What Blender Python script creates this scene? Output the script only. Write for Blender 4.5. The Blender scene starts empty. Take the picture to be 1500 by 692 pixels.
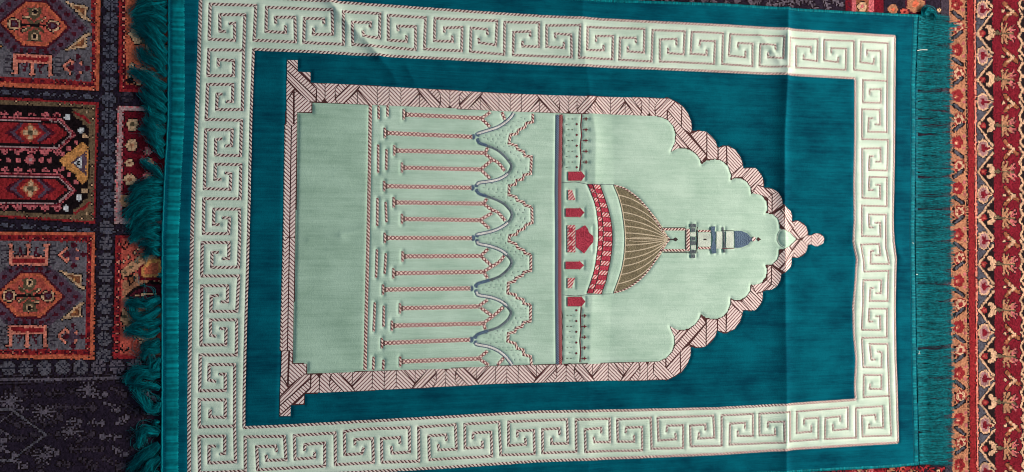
import bpy, bmesh, math, random
import numpy as np
from mathutils import Matrix

random.seed(7)
rng = np.random.default_rng(7)
scene = bpy.context.scene
col = scene.collection

# ------------------------------------------------------------------ camera
F_PX, PW, PH = 1100.0, 1500.0, 692.0          # focal length and frame of the photograph, pixels
cam_d = bpy.data.cameras.new('camera')
cam = bpy.data.objects.new('camera', cam_d)
col.objects.link(cam)
cam.location = (-0.28683, -0.02801, 1.00478)
cam.rotation_euler = (0.027746, -0.190690, 0.001352)
cam_d.sensor_fit = 'HORIZONTAL'
cam_d.sensor_width = 36.0
cam_d.lens = F_PX / PW * 36.0
cam_d.clip_start = 0.02
cam_d.clip_end = 100
scene.camera = cam
scene.cycles.filter_width = 1.05

# ------------------------------------------------------------------ light
world = bpy.data.worlds.new('World')
scene.world = world
world.use_nodes = True
bg = world.node_tree.nodes['Background']
bg.inputs[0].default_value = (0.64, 0.88, 1.0, 1)
bg.inputs[1].default_value = 0.28


def area(name, loc, target, size, size_y, power, colour):
    d = bpy.data.lights.new(name, 'AREA')
    d.shape = 'RECTANGLE'
    d.size, d.size_y = size, size_y
    d.energy = power
    d.color = colour
    o = bpy.data.objects.new(name, d)
    col.objects.link(o)
    o.location = loc
    v = Matrix.Identity(3)
    from mathutils import Vector
    q = (Vector(target) - Vector(loc)).to_track_quat('-Z', 'Y')
    o.rotation_euler = q.to_euler()
    return o


area('window_light', (2.10, 0.10, 1.00), (-0.1, 0.0, 0), 0.9, 0.75, 101, (1.0, 0.865, 0.72))

vs = scene.view_settings
vs.view_transform = 'Standard'
vs.look = 'None'
vs.gamma = 1
vs.exposure = 0
vs.use_curve_mapping = False

# ------------------------------------------------------------------ photograph geometry -> plane
ROT = np.array(cam.rotation_euler.to_matrix())
CAM = np.array(cam.location)
CARPET_Z = -0.0048


def P(p, z=0.0):
    """points measured in the flat photograph of the rug -> metres on the plane z"""
    p = np.atleast_2d(np.asarray(p, float))
    d = np.stack([(p[:, 0] - PW / 2) / F_PX, -(p[:, 1] - PH / 2) / F_PX, -np.ones(len(p))], 1) @ ROT.T
    t = (z - CAM[2]) / d[:, 2]
    return (CAM + d * t[:, None])[:, :2]


def toPX(x, y, z):
    q = (np.stack([x, y, np.full_like(x, z)], -1) - CAM) @ ROT
    return PW / 2 + F_PX * q[..., 0] / -q[..., 2], PH / 2 - F_PX * q[..., 1] / -q[..., 2]


def Zm(o, s, pts):
    return [(o[0] + a / s, o[1] + b / s) for a, b in pts]


S5, S4 = 5.765, 3.953


def mir(p):
    u, v = p
    ax = 349.0 + (u - 450) / 760 * 2.0
    return (u - 11 * (1209 - u) / 794 * ((2 * ax - 2 * v) / 526), 2 * ax - v)


# ------------------------------------------------------------------ materials
def lin(r, g, b):
    f = lambda c: (c / 255 / 12.92) if c / 255 <= 0.04045 else ((c / 255 + 0.055) / 1.055) ** 2.4
    return (f(r), f(g), f(b), 1)


class NT:
    def __init__(s, name):
        s.m = bpy.data.materials.new(name)
        s.m.use_nodes = True
        s.t = s.m.node_tree
        s.b = s.t.nodes['Principled BSDF']

    def n(s, kind, **kw):
        x = s.t.nodes.new(kind)
        for k, v in kw.items():
            setattr(x, k, v)
        return x

    def l(s, a, b):
        s.t.links.new(a, b)

    def math(s, op, a, b=None):
        x = s.n('ShaderNodeMath', operation=op)
        for i, v in enumerate((a, b)):
            if v is None:
                continue
            if isinstance(v, (int, float)):
                x.inputs[i].default_value = v
            else:
                s.l(v, x.inputs[i])
        return x.outputs[0]

    def mix(s, f, a, b, mode='MIX'):
        x = s.n('ShaderNodeMix', data_type='RGBA', blend_type=mode)
        for sock, v in ((x.inputs[0], f), (x.inputs[6], a), (x.inputs[7], b)):
            if isinstance(v, (int, float, tuple)):
                sock.default_value = v
            else:
                s.l(v, sock)
        return x.outputs[2]

    def obj(s, scale=(1, 1, 1)):
        tc = s.n('ShaderNodeTexCoord')
        mp = s.n('ShaderNodeMapping')
        mp.inputs['Scale'].default_value = scale
        s.l(tc.outputs['Object'], mp.inputs[0])
        return mp.outputs[0]

    def noise(s, vec, scale, detail=3, rough=0.5):
        x = s.n('ShaderNodeTexNoise')
        x.inputs['Scale'].default_value = scale
        x.inputs['Detail'].default_value = detail
        x.inputs['Roughness'].default_value = rough
        s.l(vec, x.inputs['Vector'])
        return x.outputs['Fac']

    def ramp(s, v, lo, hi, a=0.0, b=1.0):
        x = s.n('ShaderNodeMapRange')
        x.inputs[1].default_value, x.inputs[2].default_value = lo, hi
        x.inputs[3].default_value, x.inputs[4].default_value = a, b
        s.l(v, x.inputs[0])
        return x.outputs[0]

    def bump(s, h, strength, dist):
        x = s.n('ShaderNodeBump')
        x.inputs['Strength'].default_value = strength
        x.inputs['Distance'].default_value = dist
        s.l(h, x.inputs['Height'])
        s.l(x.outputs[0], s.b.inputs['Normal'])

    def done(s, colour, rough=0.9, sheen=0.0, tint=(1, 1, 1, 1), spec=0.2, srough=0.4):
        if isinstance(colour, tuple):
            s.b.inputs['Base Color'].default_value = colour
        else:
            s.l(colour, s.b.inputs['Base Color'])
        s.b.inputs['Roughness'].default_value = rough
        s.b.inputs['Specular IOR Level'].default_value = spec
        s.b.inputs['Sheen Weight'].default_value = sheen
        s.b.inputs['Sheen Roughness'].default_value = srough
        s.b.inputs['Sheen Tint'].default_value = tint
        return s.m


def pile(name, base, dark, sheen, tint, spec):
    """cut velvet: weft streaks along the rug and soft patches of crushed nap"""
    n = NT(name)
    streak = n.noise(n.obj((5, 190, 1)), 1.0, 4, 0.6)
    fine = n.noise(n.obj((60, 620, 1)), 1.0, 2, 0.6)
    crush = n.noise(n.obj((15, 22, 1)), 1.0, 4, 0.6)
    a = n.math('ADD', n.math('MULTIPLY', streak, 0.30), n.math('MULTIPLY', fine, 0.16))
    a = n.math('ADD', a, n.math('MULTIPLY', crush, 0.54))
    f = n.ramp(a, 0.39, 0.59)
    c = n.mix(f, dark, base)
    # nap brushed this way and that: the pile leans, so the light catches it unevenly
    lean = n.noise(n.obj((9, 34, 1)), 1.0, 2, 0.45)
    h = n.math('ADD', n.math('MULTIPLY', n.math('ADD', fine, n.math('MULTIPLY', n.noise(n.obj(), 700, 2), 0.8)), 0.14), n.math('MULTIPLY', lean, 1.0))
    n.bump(h, 0.8, 0.0026)
    return n.done(c, 0.9, sheen, tint, spec, 0.35)


M = {}
M['teal'] = pile('teal_velvet', (0.0005, 0.108, 0.163, 1), (0.0002, 0.044, 0.080, 1), 0.02, (0.05, 0.7, 1, 1), 0.02)
M['mint'] = pile('mint_velvet', lin(187, 213, 200), lin(160, 190, 175), 0.08, (0.95, 1, 0.95, 1), 0.06)
M['mint_dark'] = pile('sage_velvet', lin(168, 198, 183), lin(142, 173, 157), 0.05, (0.95, 1, 0.95, 1), 0.05)
M['mint_pale'] = pile('pale_mint_velvet', lin(207, 223, 212), lin(180, 202, 189), 0.10, (0.95, 1, 0.95, 1), 0.08)


def twist(name, light, dark, period, k, duty=0.42, jitter=0.25):
    """twisted cord: slanting dark yarn between light yarn, along the strip"""
    n = NT(name)
    uv = n.n('ShaderNodeUVMap')
    sep = n.n('ShaderNodeSeparateXYZ')
    n.l(uv.outputs[0], sep.inputs[0])
    nz = n.noise(n.obj(), 260, 2)
    a = n.math('ADD', sep.outputs[0], n.math('MULTIPLY', sep.outputs[1], k))
    a = n.math('ADD', n.math('DIVIDE', a, period), n.math('MULTIPLY', nz, jitter * 2))
    fr = n.math('FRACT', a)
    tri = n.math('ABSOLUTE', n.math('SUBTRACT', fr, 0.5))
    f = n.ramp(tri, duty / 2 - 0.07, duty / 2 + 0.07)
    lc = n.mix(n.ramp(n.noise(n.obj(), 90, 2), 0.35, 0.65), light, tuple(c * 0.80 for c in light[:3]) + (1,))
    c = n.mix(f, dark, lc)
    n.bump(n.math('MULTIPLY', tri, 2.0), 0.6, 0.0006)
    return n.done(c, 0.75, 0.0, spec=0.25)


CREAM = lin(224, 208, 204)
PINK = lin(238, 212, 204)
for k, nm in ((-1, 'a'), (1, 'b')):
    M['rope_' + nm] = twist('twisted_cord_' + nm, CREAM, lin(84, 46, 50), 0.0051, k, 0.44)
    M['pinkrope_' + nm] = twist('pink_cord_' + nm, PINK, lin(104, 40, 48), 0.0049, k, 0.46)
    M['arch_' + nm] = twist('arch_cord_' + nm, lin(226, 222, 220), lin(62, 82, 112), 0.0042, k, 0.46)
    M['bluerope_' + nm] = twist('blue_cord_' + nm, lin(120, 140, 160), lin(50, 66, 100), 0.0032, k, 0.55)
    M['redrope_' + nm] = twist('red_cord_' + nm, lin(196, 120, 124), lin(110, 38, 48), 0.0030, k, 0.55)
    M['dark_' + nm] = twist('dark_cord_' + nm, lin(150, 120, 116), lin(58, 34, 36), 0.0030, k, 0.66)


def lattice(name, light, dark, p):
    n = NT(name)
    uv = n.n('ShaderNodeUVMap')
    sep = n.n('ShaderNodeSeparateXYZ')
    n.l(uv.outputs[0], sep.inputs[0])
    nz = n.math('MULTIPLY', n.noise(n.obj(), 240, 2), 0.5)
    fs = []
    for op in ('ADD', 'SUBTRACT'):
        a = n.math(op, sep.outputs[0], sep.outputs[1])
        fr = n.math('FRACT', n.math('ADD', n.math('DIVIDE', a, p), nz))
        fs.append(n.ramp(n.math('ABSOLUTE', n.math('SUBTRACT', fr, 0.5)), 0.10, 0.22))
    f = n.math('MULTIPLY', *fs)
    c = n.mix(f, dark, light)
    n.bump(f, 0.5, 0.0005)
    return n.done(c, 0.8, spec=0.2)


M['column'] = lattice('beaded_column', lin(240, 214, 208), lin(112, 44, 52), 0.0056)


def hatch(name, sign, light, dark, p=0.0052, duty=0.32):
    n = NT(name)
    sep = n.n('ShaderNodeSeparateXYZ')
    n.l(n.obj(), sep.inputs[0])
    nz = n.math('MULTIPLY', n.noise(n.obj(), 150, 3), 0.35)
    a = n.math('ADD', sep.outputs[0], n.math('MULTIPLY', sep.outputs[1], sign))
    fr = n.math('FRACT', n.math('ADD', n.math('DIVIDE', a, p), nz))
    tri = n.math('ABSOLUTE', n.math('SUBTRACT', fr, 0.5))
    f = n.ramp(tri, duty / 2 - 0.07, duty / 2 + 0.07)
    lc = n.mix(n.ramp(n.noise(n.obj(), 420, 2), 0.3, 0.7), light, tuple(c * 0.82 for c in light[:3]) + (1,))
    c = n.mix(f, dark, lc)
    n.bump(f, 0.5, 0.0004)
    return n.done(c, 0.85, spec=0.15)


PK, BR = lin(238, 218, 217), lin(112, 62, 69)
M['/'] = hatch('pink_hatch_rising', -1, PK, BR)
M['\\'] = hatch('pink_hatch_falling', 1, PK, BR)
M['r/'] = hatch('red_hatch_rising', -1, lin(228, 196, 192), lin(176, 52, 72), 0.0046, 0.5)


def weave(name, c1, c2, scale=900, rough=0.9, sheen=0.0):
    n = NT(name)
    f = n.ramp(n.noise(n.obj(), scale, 2, 0.6), 0.36, 0.64)
    g = n.ramp(n.noise(n.obj(), 55, 3), 0.3, 0.7, 0.82, 1.12)
    c = n.mix(f, c1, c2)
    hsv = n.n('ShaderNodeHueSaturation')
    n.l(g, hsv.inputs['Value'])
    n.l(c, hsv.inputs['Color'])
    n.bump(f, 0.5, 0.0006)
    return n.done(hsv.outputs[0], rough, sheen, spec=0.15)


M['brown'] = weave('brown_outline_weave', lin(92, 54, 54), lin(60, 34, 36))
M['dome'] = weave('olive_dome_weave', lin(142, 130, 106), lin(96, 88, 70), 700)
M['rib'] = weave('cream_rib_weave', lin(214, 200, 178), lin(186, 168, 146))
M['red'] = weave('red_weave', lin(196, 72, 92), lin(142, 38, 58), 620)
M['darkred'] = weave('dark_red_weave', lin(128, 44, 56), lin(92, 30, 40))
M['blue'] = weave('blue_weave', lin(106, 128, 152), lin(66, 84, 112), 620)
M['slate'] = weave('slate_weave', lin(112, 120, 126), lin(70, 78, 88), 620)
M['slate_dark'] = weave('dark_slate_weave', lin(120, 132, 142), lin(78, 88, 98), 500)
M['arch_white'] = weave('pale_cord_weave', lin(232, 228, 226), lin(196, 196, 200), 420)
M['ink'] = weave('ink_weave', lin(74, 60, 62), lin(48, 38, 42))
M['cream'] = weave('cream_weave', lin(220, 228, 217), lin(200, 212, 202))
M['backing'] = weave('teal_backing', lin(0, 84, 100), lin(0, 62, 80), 500)


def yarn(name, a, b, sc):
    n = NT(name)
    uv = n.n('ShaderNodeUVMap')
    sep = n.n('ShaderNodeSeparateXYZ')
    n.l(uv.outputs[0], sep.inputs[0])
    f = n.math('ADD', n.math('MULTIPLY', sep.outputs[0], 0.8), n.ramp(n.noise(n.obj(), sc, 2), 0.3, 0.7, 0.0, 0.35))
    return n.done(n.mix(f, b, a), 0.6, 0.0, (0.3, 0.9, 1, 1), 0.04)


M['yarn'] = yarn('teal_fringe_yarn', (0.0010, 0.320, 0.400, 1), (0.0003, 0.042, 0.062, 1), 200)
M['hem'] = yarn('teal_hem_thread', (0.0010, 0.260, 0.320, 1), (0.0004, 0.070, 0.098, 1), 180)
M['lint'] = NT('white_lint').done(lin(235, 235, 228), 0.9)
KNOT = 0.0018


def knots(name, rgb, var=0.38):
    """wool knots: every knot a slightly different dye"""
    n = NT(name)
    tc = n.n('ShaderNodeTexCoord')
    sn = n.n('ShaderNodeVectorMath', operation='SNAP')
    sn.inputs[1].default_value = (KNOT, KNOT, 1)
    n.l(tc.outputs['Object'], sn.inputs[0])
    wn = n.n('ShaderNodeTexWhiteNoise', noise_dimensions='3D')
    n.l(sn.outputs[0], wn.inputs['Vector'])
    big = n.noise(n.obj(), 38, 3)
    v = n.math('ADD', n.ramp(wn.outputs['Value'], 0, 1, 1 - var, 1 + var), n.ramp(big, 0.3, 0.7, -0.16, 0.16))
    hsv = n.n('ShaderNodeHueSaturation')
    hsv.inputs['Color'].default_value = lin(*rgb)
    n.l(v, hsv.inputs['Value'])
    n.bump(n.noise(n.obj(), 900, 3, 0.7), 0.7, 0.0012)
    return n.done(hsv.outputs[0], 0.95, 0.02, (1, 0.95, 0.95, 1), 0.03)


CK = {'navy': (38, 30, 45), 'navy2': (34, 32, 46), 'slate': (78, 78, 94), 'grey': (90, 86, 98),
      'bluegrey': (100, 94, 104), 'ash': (92, 84, 98), 'red': (140, 38, 44), 'orange': (192, 96, 72), 'salmon': (180, 82, 72),
      'maroon': (76, 24, 38), 'pink': (214, 128, 112), 'rose': (190, 98, 106), 'cream': (198, 160, 130), 'tan': (174, 128, 100),
      'brown': (128, 78, 56), 'gold': (204, 140, 84), 'olive': (106, 86, 68), 'black': (26, 18, 22), 'crimson': (100, 20, 34),
      'ecru': (178, 144, 120), 'brick': (122, 34, 40), 'dusk': (142, 106, 110), 'dusty': (162, 88, 92), 'khaki': (152, 110, 86), 'clay': (152, 72, 64), 'white': (196, 196, 204), 'violet': (84, 64, 82), 'mauve': (170, 138, 142), 'leaf': (88, 76, 60),
      'peach': (158, 108, 84), 'border_red': (124, 32, 38), 'steel': (70, 70, 82), 'charcoal': (58, 50, 62)}
for k_, v_ in CK.items():
    M['k_' + k_] = knots('wool_' + k_, v_)


# ------------------------------------------------------------------ object helpers
def empty(name, loc=(0, 0, 0)):
    o = bpy.data.objects.new(name, None)
    col.objects.link(o)
    o.location = loc
    return o


def link(name, me, mat, parent):
    if mat is not None:
        me.materials.append(M[mat])
    o = bpy.data.objects.new(name, me)
    col.objects.link(o)
    o.parent = parent
    return o


def mesh_np(name, co, faces, smooth=True, uv=None):
    """faces: (n,k) int array"""
    me = bpy.data.meshes.new(name)
    co = np.asarray(co, np.float32)
    faces = np.asarray(faces, np.int32)
    n, k = faces.shape
    me.vertices.add(len(co))
    me.vertices.foreach_set('co', co.ravel())
    me.loops.add(n * k)
    me.loops.foreach_set('vertex_index', faces.ravel())
    me.polygons.add(n)
    me.polygons.foreach_set('loop_start', np.arange(0, n * k, k, dtype=np.int32))
    me.polygons.foreach_set('loop_total', np.full(n, k, np.int32))
    me.polygons.foreach_set('use_smooth', np.full(n, smooth, bool))
    if uv is not None:
        ul = me.uv_layers.new(name='UVMap')
        ul.data.foreach_set('uv', np.asarray(uv, np.float32)[faces.ravel()].ravel())
    me.update()
    me.validate()
    return me


def in_poly(px, py, poly):
    poly = np.asarray(poly, float)
    inside = np.zeros(px.shape, bool)
    x0, y0 = poly[-1]
    for x1, y1 in poly:
        if y0 != y1:
            c = ((y1 > py) != (y0 > py)) & (px < (x0 - x1) * (py - y1) / (y0 - y1) + x1)
            inside ^= c
        x0, y0 = x1, y1
    return inside


def seg_dist(px, py, a, b):
    ax, ay = a
    dx, dy = b[0] - ax, b[1] - ay
    L = dx * dx + dy * dy
    t = np.clip(((px - ax) * dx + (py - ay) * dy) / max(L, 1e-12), 0, 1)
    return np.hypot(px - ax - t * dx, py - ay - t * dy)


# ------------------------------------------------------------------ how the rug lies: folds and ripples
def ridge_profile(d, left, right):
    return np.where(d < 0, np.exp(-(np.abs(d) / left) ** 1.25), np.exp(-(np.abs(d) / right) ** 1.25))


CREASES = [  # path, height, width to the left, width to the right (m)
    (P([(1153, -60), (1152, 100), (1146, 200), (1146, 300), (1148, 360), (1149, 450), (1150.6, 590), (1150, 760)]), 0.0062, 0.0125, 0.0065),
    (P([(853, -60), (853, 60), (872, 200), (868, 400), (862, 560), (862, 760)]), 0.0024, 0.020, 0.010),
    (P([(893, -60), (896, 150), (900, 300), (892, 560), (894, 760)]), -0.0008, 0.014, 0.022),
    (P([(560, -60), (566, 200), (572, 420), (566, 760)]), 0.0006, 0.020, 0.020),
]
FOLDS = [  # short wrinkles: path, height, width
    (P([(466, -20), (486, 6), (508, 34), (534, 58), (556, 84)]), 0.0036, 0.0075),
    (P([(556, 84), (572, 104), (580, 120)]), 0.0018, 0.008),
    (P([(596, 100), (606, 118)]), 0.0016, 0.007),
    (P([(1112, 52), (1128, 70), (1140, 92)]), 0.0020, 0.006),
    (P([(1040, 348), (1120, 352)]), 0.0008, 0.012),
    (P([(500, 345), (540, 332)]), 0.0010, 0.006),
    (P([(452, 352), (500, 345)]), 0.0008, 0.005),
    (P([(1252, 352), (1262, 382)]), 0.0020, 0.010),
    (P([(1310, 352), (1320, 380)]), 0.0016, 0.010),
    (P([(1210, 352), (1250, 362)]), -0.0012, 0.010),
    (P([(1252, 460), (1262, 440)]), 0.0014, 0.012),
]
_k = rng.uniform(-1, 1, (14, 2)) * 26
_ph = rng.uniform(0, 6.28, 14)
_am = rng.uniform(0.3, 1.0, 14) * 0.00030


def W(x, y):
    x = np.asarray(x, float)
    y = np.asarray(y, float)
    z = np.zeros_like(x)
    for i in range(14):
        z = z + _am[i] * np.sin(_k[i, 0] * x + _k[i, 1] * y + _ph[i])
    for path, h, wl, wr in CREASES:
        xs = np.interp(-y, -path[:, 1], path[:, 0])
        z = z + h * ridge_profile(x - xs, wl, wr) * (0.85 + 0.3 * np.sin(9 * y + path[0, 0] * 40))
    for path, h, w in FOLDS:
        d = np.full(x.shape, 9.0)
        for a, b in zip(path[:-1], path[1:]):
            d = np.minimum(d, seg_dist(x, y, a, b))
        z = z + h * np.exp(-(d / w) ** 1.4)
    return z


# ------------------------------------------------------------------ rug root and traced outlines
rug = empty('prayer_rug')
rug['label'] = 'teal and mint velvet prayer rug with fringed ends, woven dome, minaret and arcade'
rug['category'] = 'prayer rug'

LEFT_EDGE = [(246, -44), (245.5, 90), (245, 175), (240, 260), (237, 345), (236.3, 515), (235.5, 744)]
RIGHT_EDGE = [(1345, 22), (1341, 120), (1340, 345), (1342, 520), (1346, 681)]
TOP_EDGE = [(246, -44), (474, -24), (700, -9), (900, 0), (1060, 6), (1152, 12), (1320, 20.8), (1345, 22)]
BOT_EDGE = [(235.5, 744), (480, 726), (700, 716), (1000, 700.5), (1170, 692), (1310, 684.8), (1346, 681)]
OUTLINE = TOP_EDGE + RIGHT_EDGE[1:] + BOT_EDGE[::-1][1:] + LEFT_EDGE[::-1][1:-1]

B_TOP_O = [(294, -9), (372, -4.5), (474, 1.7), (540, 7), (670, 15.6), (800, 24), (930, 31), (1060, 37.7), (1150, 43), (1311.5, 53)]
B_TOP_I = [(371, 72), (453.5, 75.5), (540, 80.7), (670, 86.7), (800, 93.7), (930, 99.5), (1060, 105), (1150, 109), (1253.5, 114.6)]
B_RIGHT_O = [(1311.5, 53), (1309.7, 205), (1308, 320), (1308.4, 354), (1312.2, 380), (1311, 451), (1312.2, 525), (1313.5, 555), (1316, 648.5)]
B_RIGHT_I = [(1253.5, 114.6), (1252.8, 205), (1251.5, 266), (1252.5, 325), (1250.2, 353), (1255.3, 380), (1254, 413), (1250, 451), (1251.5, 489), (1254.8, 525), (1252.8, 567.6), (1254.3, 586)]
B_BOT_I = [(357, 627), (440, 623), (530, 618), (660, 611), (790, 604), (920, 601.5), (1050, 598.5), (1150.6, 592.8), (1254.3, 586)]
B_BOT_O = [(277, 706), (400, 699), (530, 691.7), (660, 684.7), (790, 676), (920, 671), (1050, 665.7), (1150.6, 658.7), (1316, 648.5)]
B_LEFT_O = [(294, -9), (291, 88), (287.7, 172), (284, 260), (281.4, 343), (277.6, 515), (276.5, 605), (277, 706)]
B_LEFT_I = [(371, 72), (367.4, 172), (363.6, 343), (358.5, 515), (357.3, 580), (357, 627)]
BAND_OUT = B_TOP_O + B_RIGHT_O[1:] + B_BOT_O[::-1][1:] + B_LEFT_O[::-1][1:-1]
BAND_IN = B_TOP_I + B_RIGHT_I[1:] + B_BOT_I[::-1][1:] + B_LEFT_I[::-1][1:-1]

# niche frame, upper half; the lower half mirrors it about the rug's axis
A0, B0, C0, D0, E0, SE = (400, 80), (620, 100), (840, 120), (980, 200), (1040, 290), 7.863
FR_OUT_TOP = [(455.5, 120.8), (560, 126.5), (660, 132), (731, 136.4), (800, 138.8), (880, 141.6), (951, 143)]
FR_IN_TOP = [(457, 150), (560, 155), (660, 159), (731, 163.3), (800, 165.2), (880, 167.6), (968.4, 171.2)]
SCALLOP_OUT = [(978.8, 143.4), (990.9, 148.6), (1001.3, 155.6), (1009, 166.8), (1013.5, 179), (1014.3, 192), (1023.9, 190.8), (1032.5, 192),
               (1042, 198), (1049, 206.7), (1052.5, 216.3), (1060.3, 212.8), (1066.4, 212.8), (1077.6, 218.9), (1085.4, 229.3),
               (1089.3, 240.8), (1089.6, 246.5), (1099.7, 245.5), (1106.6, 246.5), (1114.4, 253.8), (1118.8, 264.2), (1118.8, 275), (1127.4, 275.6),
               (1136, 279.8), (1142.2, 288.5), (1143.9, 299.5), (1148, 302), (1158.3, 309), (1160.8, 315.4), (1160.6, 324.2), (1168.5, 323.2),
               (1176, 326.2), (1181.8, 332), (1184.3, 339.6), (1184.5, 345), (1188.8, 345), (1191.3, 342.8), (1196.4, 341.5), (1203.4, 342.8),
               (1208.0, 347.2), (1209.4, 351)]
SCALLOP_IN = [(978.8, 176.4), (986.6, 185), (990, 196.3), (989.2, 210.2), (983.1, 222.3), (990.9, 218), (999.6, 217.1),
              (1010, 218.9), (1020.4, 225.8), (1026.5, 234.5), (1027.7, 241), (1035.5, 235.6), (1047.6, 233.3), (1058, 235.6), (1066.7, 243.4),
              (1071, 255.5), (1071, 264.4), (1077, 261), (1085.8, 261.6), (1094.5, 266.8), (1099.7, 274.6), (1100.6, 284.3), (1108.4, 282.6),
              (1117, 287.6), (1123.1, 296.3), (1124, 307.5), (1121.4, 312.9), (1130.9, 313.6), (1138, 320.5), (1139.8, 328.2), (1140.2, 335.5),
              (1145.6, 336.4), (1157, 340.9), (1167.2, 350.6)]
CORNER_OUT = Zm(A0, S5, [(112, 300), (113, 45), (210, 45), (210, 140), (320, 145), (320, 235)])
CORNER_IN = Zm(A0, S5, [(208, 600), (208, 492), (330, 492), (330, 405)])
half_out = CORNER_OUT + FR_OUT_TOP[1:] + SCALLOP_OUT
half_in = CORNER_IN + FR_IN_TOP[1:] + SCALLOP_IN
FRAME_OUT = half_out + [mir(p) for p in half_out[::-1][1:]]
FRAME_IN = half_in + [mir(p) for p in half_in[::-1][1:]]

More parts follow.
